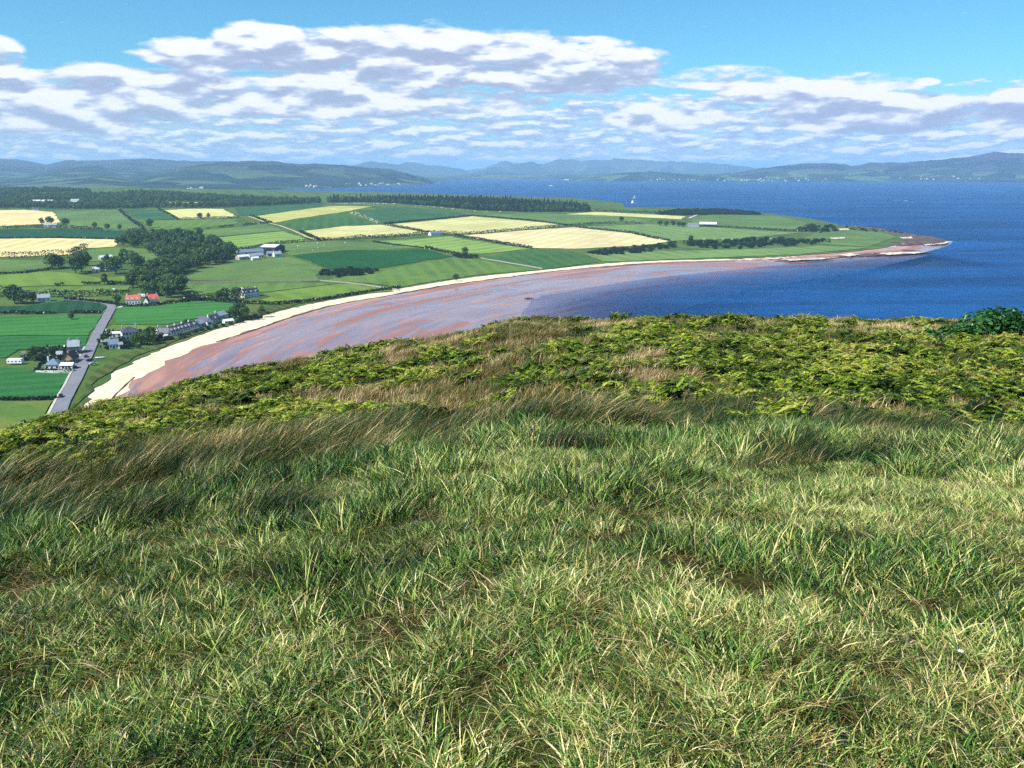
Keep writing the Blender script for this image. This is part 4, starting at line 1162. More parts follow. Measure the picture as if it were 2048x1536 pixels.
def house(pl, pr, depth, eave, rise, wall, roof, label, cat='house', name='house', nwin=4, storeys=1, chim=1, hip=False, gable_front=False, dormers=0, door=True, group=None, big_door=False):
    (x0, y0), (x1, y1) = onland(*pl), onland(*pr)
    w = math.hypot(x1 - x0, y1 - y0); rz = math.atan2(y1 - y0, x1 - x0)
    z = float(land_z((x0 + x1) / 2, (y0 + y1) / 2)) + 0.3
    root = empty(name, (x0, y0, z), rz); tag(root, label, cat, group)
    rw, rr = WM[wall], RM[roof]
    B = -1.5
    if gable_front:
        V = [(0, 0, B), (w, 0, B), (w, depth, B), (0, depth, B), (0, 0, eave), (w, 0, eave), (w, depth, eave), (0, depth, eave), (w / 2, 0, eave + rise), (w / 2, depth, eave + rise)]
        f = [(0, 1, 5, 8, 4), (1, 2, 6, 5), (2, 3, 7, 9, 6), (3, 0, 4, 7)]
    elif hip:
        V, f = box(0, w, 0, depth, B, eave); f = f[1:]
    else:
        V = [(0, 0, B), (w, 0, B), (w, depth, B), (0, depth, B), (0, 0, eave), (w, 0, eave), (w, depth, eave), (0, depth, eave), (0, depth / 2, eave + rise), (w, depth / 2, eave + rise)]
        f = [(0, 1, 5, 4), (1, 2, 6, 9, 5), (2, 3, 7, 6), (3, 0, 4, 8, 7)]
    mesh_obj('wall', V, f, rw, root)
    o = .35; t = .18; e = eave - .12 + .06; k = eave + rise + .06
    if gable_front:
        prof = [(-o, e - o * rise / (w / 2)), (w / 2, k), (w + o, e - o * rise / (w / 2))]
        V = [(px, yy, pz + dz) for yy in (-o, depth + o) for dz in (0, t) for px, pz in prof]
    elif not hip:
        prof = [(-o, e - o * rise / (depth / 2)), (depth / 2, k), (depth + o, e - o * rise / (depth / 2))]
        V = [(xx, py, pz + dz) for xx in (-o, w + o) for dz in (0, t) for py, pz in prof]
    if hip:
        i = min(w, depth) * .45
        V = [(-o, -o, eave + .02), (w + o, -o, eave + .02), (w + o, depth + o, eave + .02), (-o, depth + o, eave + .02), (i, depth / 2, eave + rise), (w - i, depth / 2, eave + rise)]
        f = [(0, 1, 5, 4), (1, 2, 5), (2, 3, 4, 5), (3, 0, 4), (3, 2, 1, 0)]
    else:
        f = [(3, 4, 10, 9), (4, 5, 11, 10), (0, 6, 7, 1), (1, 7, 8, 2), (0, 1, 4, 3), (1, 2, 5, 4), (6, 9, 10, 7), (7, 10, 11, 8), (0, 3, 9, 6), (2, 8, 11, 5)]
    ro = mesh_obj('roof', V, f, rr, root)
    for c in range(chim):
        cx = [.5, w - 1.2, w * .5][c] if not gable_front else w / 2 - .35
        cyy = depth / 2 - .4 if not gable_front else [1.0, depth - 1.6, depth / 2][c]
        V, f = merge([box(cx, cx + .8, cyy, cyy + .8, eave + rise * .5, eave + rise + 1.1), box(cx + .15, cx + .35, cyy + .2, cyy + .45, eave + rise + 1.1, eave + rise + 1.5), box(cx + .45, cx + .65, cyy + .2, cyy + .45, eave + rise + 1.1, eave + rise + 1.5)])
        mesh_obj('chimney', V, f, rw, ro)
    for dn in range(dormers):
        cx = w * (dn + .5) / dormers
        V = [(cx - .9, .3, eave), (cx + .9, .3, eave), (cx + .9, .3, eave + 1.2), (cx - .9, .3, eave + 1.2), (cx, .3, eave + 2.0), (cx - .9, depth * .4, eave + 1.2), (cx + .9, depth * .4, eave + 1.2), (cx, depth * .45, eave + 2.0), (cx - .9, depth * .3, eave), (cx + .9, depth * .3, eave)]
        mesh_obj('dormer', V, [(0, 1, 2, 4, 3), (3, 4, 7, 5), (4, 2, 6, 7), (0, 3, 5, 8), (1, 9, 6, 2)], [rw, rr], ro, matidx=[0, 1, 1, 0, 0])
    if big_door:
        V, f = box(w * .25, w * .75, -.03, 0.05, 0, eave * .75); mesh_obj('door', V, f, M_pane, root)
    elif door:
        V, f = box(w * .5 - .5, w * .5 + .5, -.04, .05, 0, 2.05); mesh_obj('door', V, f, M_door, root)
    for s in range(storeys):
        zb = .9 + s * 2.6
        for i in range(nwin):
            cx = w * (i + .5) / nwin
            if s == 0 and door and abs(cx - w / 2) < 1.0: continue
            V, f = box(cx - .55, cx + .55, -.05, .05, zb, zb + 1.25)
            wn = mesh_obj('window', V, f, M_pane, root)
            V, f = box(cx - .65, cx + .65, -.09, .02, zb - .12, zb - .005); mesh_obj('sill', V, f, M_white_paint, wn)
        for sx in (-.05, w - .05):
            V, f = box(sx, sx + .1, depth / 2 - .5, depth / 2 + .5, zb, zb + 1.2); mesh_obj('window', V, f, M_pane, root)
    return root


HOUSES = [
    dict(pl=(252, 610), pr=(281, 609), depth=8, eave=4.2, rise=3.2, wall='white', roof='red', label='left of the two white houses with red tiled roofs by the road bend', nwin=5, chim=2, dormers=3),
    dict(pl=(296, 610), pr=(318, 608.5), depth=8, eave=4.4, rise=3.4, wall='white', roof='red', label='right of the two white houses with red tiled roofs by the road bend', nwin=4, chim=2, dormers=2),
    dict(pl=(287, 611), pr=(296.5, 611), depth=9, eave=3.6, rise=3.0, wall='white', roof='slate', label='small white gabled wing between the two red roofed houses', nwin=1, chim=0, gable_front=True, door=False),
    dict(pl=(490, 596), pr=(519, 592), depth=8, eave=4.0, rise=3.0, wall='white', roof='slate', label='white villa with dark slate roof and dormers among the middle fields', nwin=5, chim=2, dormers=3),
    dict(pl=(477, 588), pr=(491, 586), depth=6, eave=2.8, rise=1.8, wall='white', roof='pale', label='low pale roofed outbuilding left of the white villa', nwin=2, chim=0),
    dict(pl=(521, 506), pr=(551, 507), depth=26, eave=7.5, rise=2.6, wall='dark', roof='pale', label='big dark walled farm barn with pale roof', cat='barn', name='barn', nwin=0, storeys=0, chim=0, door=False, big_door=True),
    dict(pl=(478, 512), pr=(528, 509), depth=11, eave=4.0, rise=3.0, wall='white', roof='blue', label='long farm shed with blue grey roof beside the wood', cat='shed', name='farm_shed', nwin=7, chim=0, big_door=True),
    dict(pl=(500, 518), pr=(528, 515), depth=8, eave=3.2, rise=2.4, wall='white', roof='grey', label='low white farm shed in front of the long blue roofed shed', cat='shed', name='farm_shed', nwin=5, chim=0),
    dict(pl=(479, 520), pr=(497, 518), depth=8, eave=3.2, rise=2.0, wall='grey', roof='pale', label='leftmost small pale roofed farm shed at the wood edge', cat='shed', name='farm_shed', nwin=2, chim=0),
    dict(pl=(505, 521), pr=(518, 520), depth=5, eave=2.4, rise=1.4, wall='white', roof='pale', label='smallest pale farm outhouse nearest the open pasture', cat='shed', name='farm_shed', nwin=1, chim=0, door=False),
    dict(pl=(533, 513), pr=(547, 513), depth=10, eave=3.6, rise=2.2, wall='grey', roof='blue', label='blue roofed farm shed right in front of the big dark barn', cat='shed', name='farm_shed', nwin=2, chim=0, big_door=True),
    dict(pl=(549, 514), pr=(564, 513), depth=7, eave=3.6, rise=2.6, wall='white', roof='grey', label='white farmhouse at the right end of the farm', nwin=4, chim=2),
    dict(pl=(318, 673), pr=(337, 671), depth=8, eave=2.92, rise=2.46, wall='white', roof='slate', label='white slate roofed house at the left end of the cottage row', nwin=3, chim=1),
    dict(pl=(336, 674), pr=(343, 672), depth=8, eave=2.75, rise=2.62, wall='white', roof='slate', label='white gable end at the left of the long slate terrace', nwin=1, chim=0, gable_front=True, door=False),
    dict(pl=(343, 671), pr=(357, 667.5), depth=7, eave=2.58, rise=2.46, wall='white', roof='slate', label='first slate roofed cottage of the long terrace', nwin=3, chim=1, dormers=2),
    dict(pl=(357.6, 667.3), pr=(371, 663.5), depth=7, eave=2.67, rise=2.46, wall='white', roof='slate', label='second slate roofed cottage of the long terrace', nwin=3, chim=1, dormers=2),
    dict(pl=(371.6, 663.3), pr=(385, 659.3), depth=7, eave=2.58, rise=2.46, wall='white', roof='slate', label='third slate roofed cottage of the long terrace', nwin=3, chim=1, dormers=2),
    dict(pl=(385.6, 659.1), pr=(398, 655.3), depth=7, eave=2.58, rise=2.30, wall='white', roof='slate', label='fourth slate roofed cottage of the long terrace', nwin=3, chim=1, dormers=1),
    dict(pl=(400, 655), pr=(412, 651), depth=6, eave=2.24, rise=1.64, wall='grey', roof='grey', label='low grey cottage between the terrace and the dark gabled house', nwin=2, chim=1),
    dict(pl=(415, 652), pr=(425, 650), depth=10, eave=3.10, rise=2.79, wall='white', roof='slate', label='white gable fronted house with very dark roof in the cottage row', nwin=2, chim=1, gable_front=True),
    dict(pl=(426, 649), pr=(443, 643.5), depth=8, eave=3.10, rise=2.62, wall='grey', roof='slate', label='dark roofed house right of the gable fronted house in the cottage row', nwin=3, chim=2, dormers=1),
    dict(pl=(440, 640), pr=(456, 635), depth=8, eave=2.75, rise=2.13, wall='white', roof='grey', label='grey roofed house near the far end of the cottage row', nwin=3, chim=1),
    dict(pl=(450, 649), pr=(468, 647), depth=5, eave=2.06, rise=0.98, wall='white', roof='pale', label='low white shed between the cottage row and the beach', cat='shed', name='garden_shed', nwin=3, chim=0),
    dict(pl=(478, 634), pr=(490, 633), depth=5, eave=2.24, rise=1.48, wall='white', roof='grey', label='small white cottage beyond the trees of the cottage row', nwin=2, chim=0),
    dict(pl=(246, 682), pr=(279, 679), depth=11, eave=5.2, rise=3.0, wall='white', roof='slate', label='large white house with hipped slate roof right of the road', nwin=5, storeys=2, chim=2, hip=True),
    dict(pl=(214, 676), pr=(243, 675), depth=5, eave=2.6, rise=.8, wall='white', roof='pale', label='long low white annex left of the large slate roofed house', cat='annex', name='annex', nwin=3, chim=0),
    dict(pl=(219, 699), pr=(238, 697.5), depth=7, eave=3.0, rise=2.6, wall='white', roof='blue', label='small white cottage with blue slate roof right of the road', nwin=3, chim=1, gable_front=False),
    dict(pl=(203, 692), pr=(218, 691), depth=5, eave=2.4, rise=1.0, wall='grey', roof='green', label='garage with green felt roof next to the road', cat='garage', name='garage', nwin=0, chim=0, door=False, big_door=True),
    dict(pl=(239, 698), pr=(247, 697), depth=4, eave=2.4, rise=1.2, wall='white', roof='grey', label='tiny white outhouse right of the small blue roofed cottage', cat='shed', name='garden_shed', nwin=1, chim=0, door=False),
    dict(pl=(137, 710), pr=(160, 708.5), depth=8, eave=4.8, rise=3.2, wall='grey', roof='grey', label='tall grey roofed house left of the road above the garden', nwin=4, storeys=2, chim=2),
    dict(pl=(91, 741.5), pr=(118, 740.5), depth=7.5, eave=3.0, rise=2.8, wall='white', roof='blue', label='long white cottage with hipped blue slate roof left of the road', nwin=4, chim=1, hip=True),
    dict(pl=(121, 741), pr=(145, 740.5), depth=5, eave=2.6, rise=1.0, wall='white', roof='pale', label='low white garage beside the long white cottage', cat='garage', name='garage', nwin=2, chim=0),
    dict(pl=(126, 729), pr=(147, 728.5), depth=9, eave=2.8, rise=3.4, wall='tan', roof='brown', label='brown roofed house with sandstone gable facing the hill', nwin=2, chim=1, gable_front=True),
    dict(pl=(113, 719), pr=(124, 718.5), depth=5, eave=2.5, rise=1.6, wall='tan', roof='grey', label='small stone outhouse behind the sandstone gable house', cat='shed', name='garden_shed', nwin=1, chim=0),
    dict(pl=(76, 604), pr=(101, 602.5), depth=7, eave=3.2, rise=2.6, wall='white', roof='grey', label='white cottage by the dark trees beyond the road bend', nwin=3, chim=1),
    dict(pl=(188, 545), pr=(200, 544), depth=6, eave=3.2, rise=2.2, wall='white', roof='pale', label='small pale barn left of the white farmhouse in the trees', cat='barn', name='barn', nwin=1, chim=0),
    dict(pl=(213, 542), pr=(242, 540), depth=8, eave=5.0, rise=3.4, wall='white', roof='grey', label='white farmhouse half hidden by big dark trees', nwin=4, storeys=2, chim=2),
    dict(pl=(202, 520), pr=(226, 518), depth=7, eave=2.8, rise=1.8, wall='grey', roof='pale', label='low pale sheds in the pasture behind the white farmhouse', cat='shed', name='farm_shed', nwin=3, chim=0),
    dict(pl=(88, 455), pr=(113, 454.5), depth=9, eave=3.8, rise=2.8, wall='white', roof='grey', label='white house in trees below the upper tan field', nwin=4, chim=1),
    dict(pl=(61, 405), pr=(80, 405), depth=12, eave=4.0, rise=2.6, wall='white', roof='pale', label='left one of the far white sheds in front of the dark wood', cat='shed', name='farm_shed', nwin=4, chim=0),
    dict(pl=(83, 405), pr=(105, 405), depth=12, eave=4.0, rise=2.6, wall='white', roof='pale', label='middle one of the far white sheds in front of the dark wood', cat='shed', name='farm_shed', nwin=4, chim=0),
    dict(pl=(141, 406), pr=(157, 406), depth=10, eave=6.0, rise=4.0, wall='white', roof='grey', label='far white house in front of the dark wood right of the sheds', nwin=4, chim=2),
    dict(pl=(255, 407), pr=(270, 407), depth=8, eave=4.0, rise=2.6, wall='white', roof='pale', label='far white cottage among dark trees above the blue green pasture', nwin=3, chim=0),
    dict(pl=(862, 471.5), pr=(885, 470.5), depth=8, eave=3.8, rise=2.4, wall='white', roof='blue', label='small white building where the three yellow fields meet', cat='shed', name='farm_shed', nwin=3, chim=0),
    dict(pl=(1399, 453), pr=(1433, 454), depth=14, eave=4.6, rise=3.6, wall='dark', roof='pale', label='barn with long pale roof near the coast', cat='barn', name='barn', nwin=0, storeys=0, chim=0, door=False, big_door=True),
    dict(pl=(1376, 454), pr=(1398, 454.5), depth=10, eave=4.0, rise=3.0, wall='grey', roof='blue', label='grey roofed shed left of the pale roofed coastal barn', cat='shed', name='farm_shed', nwin=3, chim=0),
    dict(pl=(329, 561), pr=(343, 559.5), depth=6, eave=3.4, rise=2.2, wall='white', roof='pale', label='small white house at the edge of the strip of wood', nwin=2, chim=0),
    dict(pl=(64, 421), pr=(78, 421), depth=8, eave=3.6, rise=2.4, wall='grey', roof='slate', label='dark farmstead at the top of the upper tan field', nwin=2, chim=1),
]
for hdef in HOUSES:
    hdef.setdefault('storeys', 1); house(**hdef)


def caravan(pl, w, rz, label, group=None, name='caravan', h=2.4, d=2.3):
    x, y = onland(*pl); root = empty(name, (x, y, float(land_z(x, y)) + .45), rz); tag(root, label, 'caravan', group)
    prof = [(0, .55), (0.1, .45), (w - .1, .45), (w, .55), (w - .05, h - .5), (w - .35, h), (.35, h), (.05, h - .5)]
    n = len(prof); V = [(a, 0, b) for a, b in prof] + [(a, d, b) for a, b in prof]
    f = [tuple(range(n)), tuple(range(n, 2 * n))[::-1]] + [(i, n + i, n + (i + 1) % n, (i + 1) % n) for i in range(n)]
    mesh_obj('body', V, f, M_white_paint, root)
    for i in range(max(2, int(w / 2))):
        cx = w * (i + .5) / max(2, int(w / 2)); V, f = box(cx - .5, cx + .5, -.02, .05, 1.3, 1.9); mesh_obj('window', V, f, M_pane, root)
    for yy in (.1, d - .3):
        V, f = tube((w / 2, yy, .32), (w / 2, yy + .2, .32), .32, .32, 12); mesh_obj('wheel', V, f, WM['dark'], root)


for i, (u, v, w) in enumerate([(279, 595, 5), (294, 590, 4.5), (301, 590.5, 4.5), (308, 589.5, 5)]):
    caravan((u, v), w, .1 * i, ['leftmost white caravan behind the red roofed houses', 'second white caravan from the left behind the red roofed houses', 'third white caravan from the left behind the red roofed houses', 'rightmost white caravan behind the red roofed houses'][i], 'caravans behind the red roofed houses')
caravan((14, 730), 8.5, .02, 'long white static caravan at the left edge beside the green field', None, 'static_caravan', 3.0, 3.0)
caravan((222, 584), 4.5, .1, 'lone white caravan in the pasture left of the strip wood')


def garden_wall(px, label, mat, h=1.1, t=.35, name='garden_wall'):
    pts = resample([onland(u, v) for u, v in px], 3.0); parts = []
    for (x0, y0), (x1, y1) in zip(pts[:-1], pts[1:]):
        L = math.hypot(x1 - x0, y1 - y0) or 1; nx_, ny_ = -(y1 - y0) / L * t / 2, (x1 - x0) / L * t / 2
        za, zb = float(land_z(x0, y0)), float(land_z(x1, y1)); hh = h * random.uniform(.88, 1.08)
        V = [(x0 - nx_, y0 - ny_, za), (x1 - nx_, y1 - ny_, zb), (x1 + nx_, y1 + ny_, zb), (x0 + nx_, y0 + ny_, za)]
        V = V + [(a, b, c + hh + .3) for a, b, c in V]
        parts.append((V, [(4, 5, 6, 7), (0, 1, 5, 4), (1, 2, 6, 5), (2, 3, 7, 6), (3, 0, 4, 7)]))
    V, f = merge(parts)
    return tag(mesh_obj(name, V, f, mat), label, 'wall')


garden_wall([(72, 746), (110, 746), (147, 744.5)], 'white garden wall in front of the long white cottage', WM['white'], 1.2)
garden_wall([(72, 746), (78, 730), (92, 726)], 'dark side wall left of the long white cottage', WM['dark'], 1.2)
garden_wall([(356, 566), (450, 565), (520, 564), (600, 562.5), (640, 562), (690, 565.5), (740, 572), (800, 581)], 'pale drystone wall across the middle pastures', WM['stone'], .9, .7, 'field_wall')
garden_wall([(962, 517), (1010, 525), (1085, 538)], 'pale drystone wall running down to the beach', WM['stone'], .9, .7, 'field_wall')
garden_wall([(42, 707), (90, 706), (125, 704)], 'low stone wall behind the walled garden', WM['stone'], 1.0, .5)
garden_wall([(212, 678.5), (243, 678)], 'white wall in front of the long low annex', WM['white'], 1.0, .4)
garden_wall([(318, 677), (350, 673), (380, 664), (400, 657)], 'white front garden wall of the cottage terrace', WM['stone'], .8, .4)


def car(u, v, rz, label, paint):
    x, y = onland(u, v); root = empty('parked_car' if 'parked' in label else 'car', (x, y, float(land_z(x, y)) + .63), rz); tag(root, label, 'car')
    prof = [(-2.1, .35), (2.1, .35), (2.15, .75), (1.2, .9), (.6, 1.42), (-1.1, 1.45), (-1.9, .95), (-2.15, .85)]
    n = len(prof); V = [(a, -.85 * (1 if b < 1 else .82), b) for a, b in prof] + [(a, .85 * (1 if b < 1 else .82), b) for a, b in prof]
    f = [tuple(range(n)), tuple(range(n, 2 * n))[::-1]] + [(i, n + i, n + (i + 1) % n, (i + 1) % n) for i in range(n)]
    mesh_obj('body', V, f, paint, root)
    for s in (-1, 1):
        V = [(-1.5, s * .83, .98), (.95, s * .83, .98), (.55, s * .75, 1.36), (-1.05, s * .75, 1.38)]; mesh_obj('side_window', [(a, b + s * .02, c) for a, b, c in V] + [(a, b - s * .03, c) for a, b, c in V], [(0, 1, 2, 3), (4, 5, 6, 7)], M_pane, root)
        for wx in (-1.3, 1.3):
            V, f = tube((wx, s * .72, .33), (wx, s * .9, .33), .33, .33, 12); mesh_obj('wheel', V, f, WM['dark'], root)
    V = [(1.17, -.62, .95), (1.17, .62, .95), (.64, .58, 1.40), (.64, -.58, 1.40)]; mesh_obj('windscreen', [(a + .03, b, c + .03) for a, b, c in V], [(0, 1, 2, 3)], M_pane, root)


P_dark = plain('dark_car_paint', lin(34, 36, 44), .3, .05, 1, .6); P_silver = plain('silver_car_paint', lin(176, 180, 186), .3, .05, 1, .6)
rdir = math.atan2(310, -121)
car(172.5, 716, rdir, 'dark car driving on the road past the sandstone gable house', P_dark)
car(122, 796, rdir + PI, 'dark car at the left edge of the lower road', P_dark)
car(180, 724, rdir - .9, 'dark car parked on the grass just right of the road', P_dark)
car(187, 731, rdir - 1.2, 'silver grey car parked on the grass right of the road below the dark one', P_silver)


def hull(L, B, Hh, n=9):
    V = []
    for i in range(n):
        t = i / (n - 1); x = -L / 2 + L * t; b = B / 2 * (1 - t ** 3) * (.8 + .2 * min(1, t * 4)); sh = Hh * (1 + .25 * t * t)
        V += [(x, -b, sh), (x, -b * .6, 0), (x, b * .6, 0), (x, b, sh)]
    f = []
    for i in range(n - 1):
        a = i * 4; c = a + 4
        f += [(a, c, c + 1, a + 1), (a + 1, c + 1, c + 2, a + 2), (a + 2, c + 2, c + 3, a + 3), (a + 3, c + 3, c, a)]
    f += [(0, 1, 2, 3)]
    return V, f


x, y = onland(201, 718); rb = empty('rowing_boat', (x, y, float(land_z(x, y)) + .3), .1); tag(rb, 'white rowing boat lying on the grass right of the road', 'boat')
V, f = hull(6.0, 2.0, .8); mesh_obj('hull', V, f, M_white_paint, rb)
for xx in (-1.2, .6): V, f = box(xx, xx + .3, -.8, .8, .82, .9); mesh_obj('thwart', V, f, WM['tan'], rb)


def yacht(u, v, hgt, rz, label, heel=.15):
    x, y = onsea(u, v); root = empty('sailing_yacht', (x, y, -.3), rz); tag(root, label, 'yacht', 'yachts on the firth'); root.rotation_euler = (heel, 0, rz)
    k = hgt / 14.0
    V, f = hull(11 * k, 3.2 * k, 1.5 * k); mesh_obj('hull', V, f, M_white_paint, root)
    V, f = tube((.6 * k, 0, 1), (.6 * k, 0, hgt), .1 * k, .06 * k); mesh_obj('mast', V, f, WM['grey'], root)
    V = [(.4 * k, .02, 2.4 * k), (-4.6 * k, .8 * k, 2.4 * k), (.4 * k, .02, hgt * .97), (-1.6 * k, .75 * k, hgt * .5)]; mesh_obj('mainsail', V + [(a, b - .06, c) for a, b, c in V], [(0, 1, 3), (0, 3, 2), (5, 4, 7), (7, 4, 6), (1, 5, 7, 3), (3, 7, 6, 2)], M_white_paint, root)
    V = [(5.2 * k, .02, 1.8 * k), (.8 * k, .7 * k, 2.2 * k), (.8 * k, .02, hgt * .85)]; mesh_obj('jib', V + [(a, b - .06, c) for a, b, c in V], [(0, 1, 2), (4, 3, 5), (1, 4, 5, 2)], M_white_paint, root)


yacht(1268.5, 396.5, 15, .3, 'upper of the two white sailing yachts on the blue firth')
yacht(1265, 406, 13, 2.6, 'lower of the two white sailing yachts on the blue firth')
yacht(637, 389.5, 14, 1.0, 'tiny white sail on the narrow water behind the left wood')


def ferry(u, v, L, label):
    x, y = onsea(u, v); root = empty('ferry', (x, y, -.4), .05); tag(root, label, 'ferry')
    V, f = hull(L, L * .22, L * .07); mesh_obj('hull', V, f, M_white_paint, root)
    V, f = merge([box(-L * .4, L * .28, -L * .09, L * .09, L * .078, L * .13), box(-L * .3, L * .2, -L * .08, L * .08, L * .132, L * .18)]); mesh_obj('superstructure', V, f, M_white_paint, root)
    V, f = box(L * .08, L * .17, -L * .07, L * .07, L * .182, L * .23); mesh_obj('bridge', V, f, M_white_paint, root)
    V, f = tube((-L * .12, 0, L * .18), (-L * .13, 0, L * .27), L * .03, L * .025, 8); mesh_obj('funnel', V, f, RM['red'], root)


ferry(1102, 373, 42, 'white ferry crossing the middle of the firth')
ferry(1134, 361.5, 90, 'distant white ship under the mountains at the head of the firth')
x, y = onsea(1781, 400); mb = empty('motor_boat', (x, y, -.2), PI); tag(mb, 'dark motor boat trailing a white wake on the right of the firth', 'boat')
V, f = hull(13, 4, 1.8); mesh_obj('hull', V, f, WM['dark'], mb); V, f = box(-2.5, 2.5, -1.4, 1.4, 1.8, 3.8); mesh_obj('cabin', V, f, RM['red'], mb)
M_foam = plain('foam', lin(224, 232, 238), .8, .1, .1)
for k, (a, b, w) in enumerate([((1786, 400), (1818, 402), 3.0), ((1970, 382), (2010, 383), 4.0), ((1912, 392), (1945, 393), 3.0)]):
    s = strip('wake', [onsea(*a), onsea(*b)], w, lambda x, y: 0 * x + .06, M_foam, 0.0, .8, 6.0, 'stuff', 90 + k)
    tag(s, ['white wake behind the dark motor boat', 'thin white streak of foam on the far right water', 'thin white streak of foam right of the motor boat'][k], None)
# small rock at the water's edge
V, f, _ = crown_cloud([(0, 0, .3, 1.4), (2.2, .6, .2, 1.1), (-2, .3, .1, 1.0), (4.2, 0, .1, .8)], 60, 1.3, 5, .6)
x, y = onsea(1056, 598); o = mesh_obj('rock_outcrop', V, f, M_rock); o.location = (x, y, 0.0); tag(o, 'small dark rock outcrop at the edge of the shallow water', 'rock')

# sheep
def sheep_mesh():
    parts = []
    n, m = 10, 7; V = []
    for i in range(m):
        t = i / (m - 1); x = -.55 + 1.1 * t; r = .36 * math.sqrt(max(.02, 1 - (2 * t - 1) ** 2 * .92))
        for j in range(n): a = 2 * PI * j / n; V.append((x, r * math.cos(a) * .85, .68 + r * math.sin(a)))
    f = [(i * n + j, i * n + (j + 1) % n, (i + 1) * n + (j + 1) % n, (i + 1) * n + j) for i in range(m - 1) for j in range(n)] + [tuple(range(n))[::-1], tuple(range((m - 1) * n, m * n))]
    nb = len(f); parts.append((V, f))
    for x in (-.36, .36):
        for y in (-.16, .16): parts.append(tube((x, y, 0), (x, y, .5), .05, .07, 6))
    parts.append(tube((.5, 0, .85), (.72, 0, .95), .16, .13, 8)); parts.append(tube((.7, 0, .96), (.95, 0, .80), .13, .07, 8))
    for y in (-.14, .14): parts.append(tube((.70, y * .6, 1.02), (.68, y * 1.5, 1.0), .05, .02, 5))
    V, f = merge(parts)
    return mesh_obj('sheep', V, f, [smat('fleece', (222, 216, 200), 1.0), smat('sheep_face', (200, 190, 176))], link=False, matidx=[0] * nb + [1] * (len(f) - nb)).data


SM = sheep_mesh()
for xy in fill_px([(568, 492), (620, 486), (740, 487), (800, 493), (700, 499), (590, 507)], 24):
    if random.random() < .62:
        o = place_whole(SM, 'sheep', xy, 1.45, 'white sheep grazing in the pasture above the dark green field', 'sheep', 'sheep in the pasture above the dark green field', sz=1.4); o.location.z += .2

# houses strung along the far shores (a few pixels each)
from mathutils.bvhtree import BVHTree
bpy.context.view_layer.update()
TR = [BVHTree.FromPolygons([v.co[:] for v in o.data.vertices], [tuple(p.vertices) for p in o.data.polygons]) for o in col.objects if o.name.startswith('hill_range') or o.name.startswith('mountain_range')]
fh = [];
V, f = merge([([(0, 0, -6), (14, 0, -6), (14, 9, -6), (0, 9, -6), (0, 0, 6), (14, 0, 6), (14, 9, 6), (0, 9, 6), (0, 4.5, 10), (14, 4.5, 10)], [(0, 1, 5, 4), (1, 2, 6, 9, 5), (2, 3, 7, 6), (3, 0, 4, 8, 7)]),
              ([(-.5, -.6, 5.8), (14.5, -.6, 5.8), (14.5, 4.5, 10.3), (-.5, 4.5, 10.3), (14.5, 9.6, 5.8), (-.5, 9.6, 5.8)], [(0, 1, 2, 3), (3, 2, 4, 5)])])
FHM = mesh_obj('far_house', V, f, [WM['white'], RM['grey']], link=False, matidx=[0, 0, 0, 0, 1, 1]).data


def far_house(u, v, label, group, s):
    d = ray(u, v); o_ = Vector((0, 0, H)); best = None
    for tr_ in TR:
        h_ = tr_.ray_cast(o_, Vector(d).normalized())
        if h_[0] is not None and (best is None or h_[3] < best[1]): best = (h_[0], h_[3])
    if best is None: return
    p_ = best[0]
    o = bpy.data.objects.new('far_house', FHM); col.objects.link(o); o.location = p_; o.rotation_euler = (0, 0, random.uniform(-.5, .5)); o.scale = (s * random.uniform(.8, 1.7), s, s * random.uniform(.8, 1.2))
    tag(o, label, 'house', group)


for (u0, u1, v0, v1, n, lab, grp) in [(372, 404, 376, 381, 10, 'tiny white house by the water below the left part of the nearest hill', 'far houses below the left part of the nearest hill'),
                                      (605, 650, 371, 375, 9, 'tiny white house on the shore below the middle of the nearest hill', 'far houses below the middle of the nearest hill'),
                                      (690, 800, 367, 371.5, 16, 'tiny white house along the shore at the right foot of the nearest hill', 'far houses at the right foot of the nearest hill'),
                                      (1300, 1400, 358.5, 362, 14, 'tiny white house on the low shore right of the mountains', 'far houses on the low shore'),
                                      (1410, 1660, 357, 363, 34, 'tiny white house in the shore town below the right hills', 'far houses of the shore town'),
                                      (1780, 1960, 352, 360, 12, 'tiny white farm on the slopes of the right hills', 'far farms on the right hills')]:
    for i in range(n): far_house(random.uniform(u0, u1), random.uniform(v0, v1), lab, grp, random.uniform(.5, 1.0))

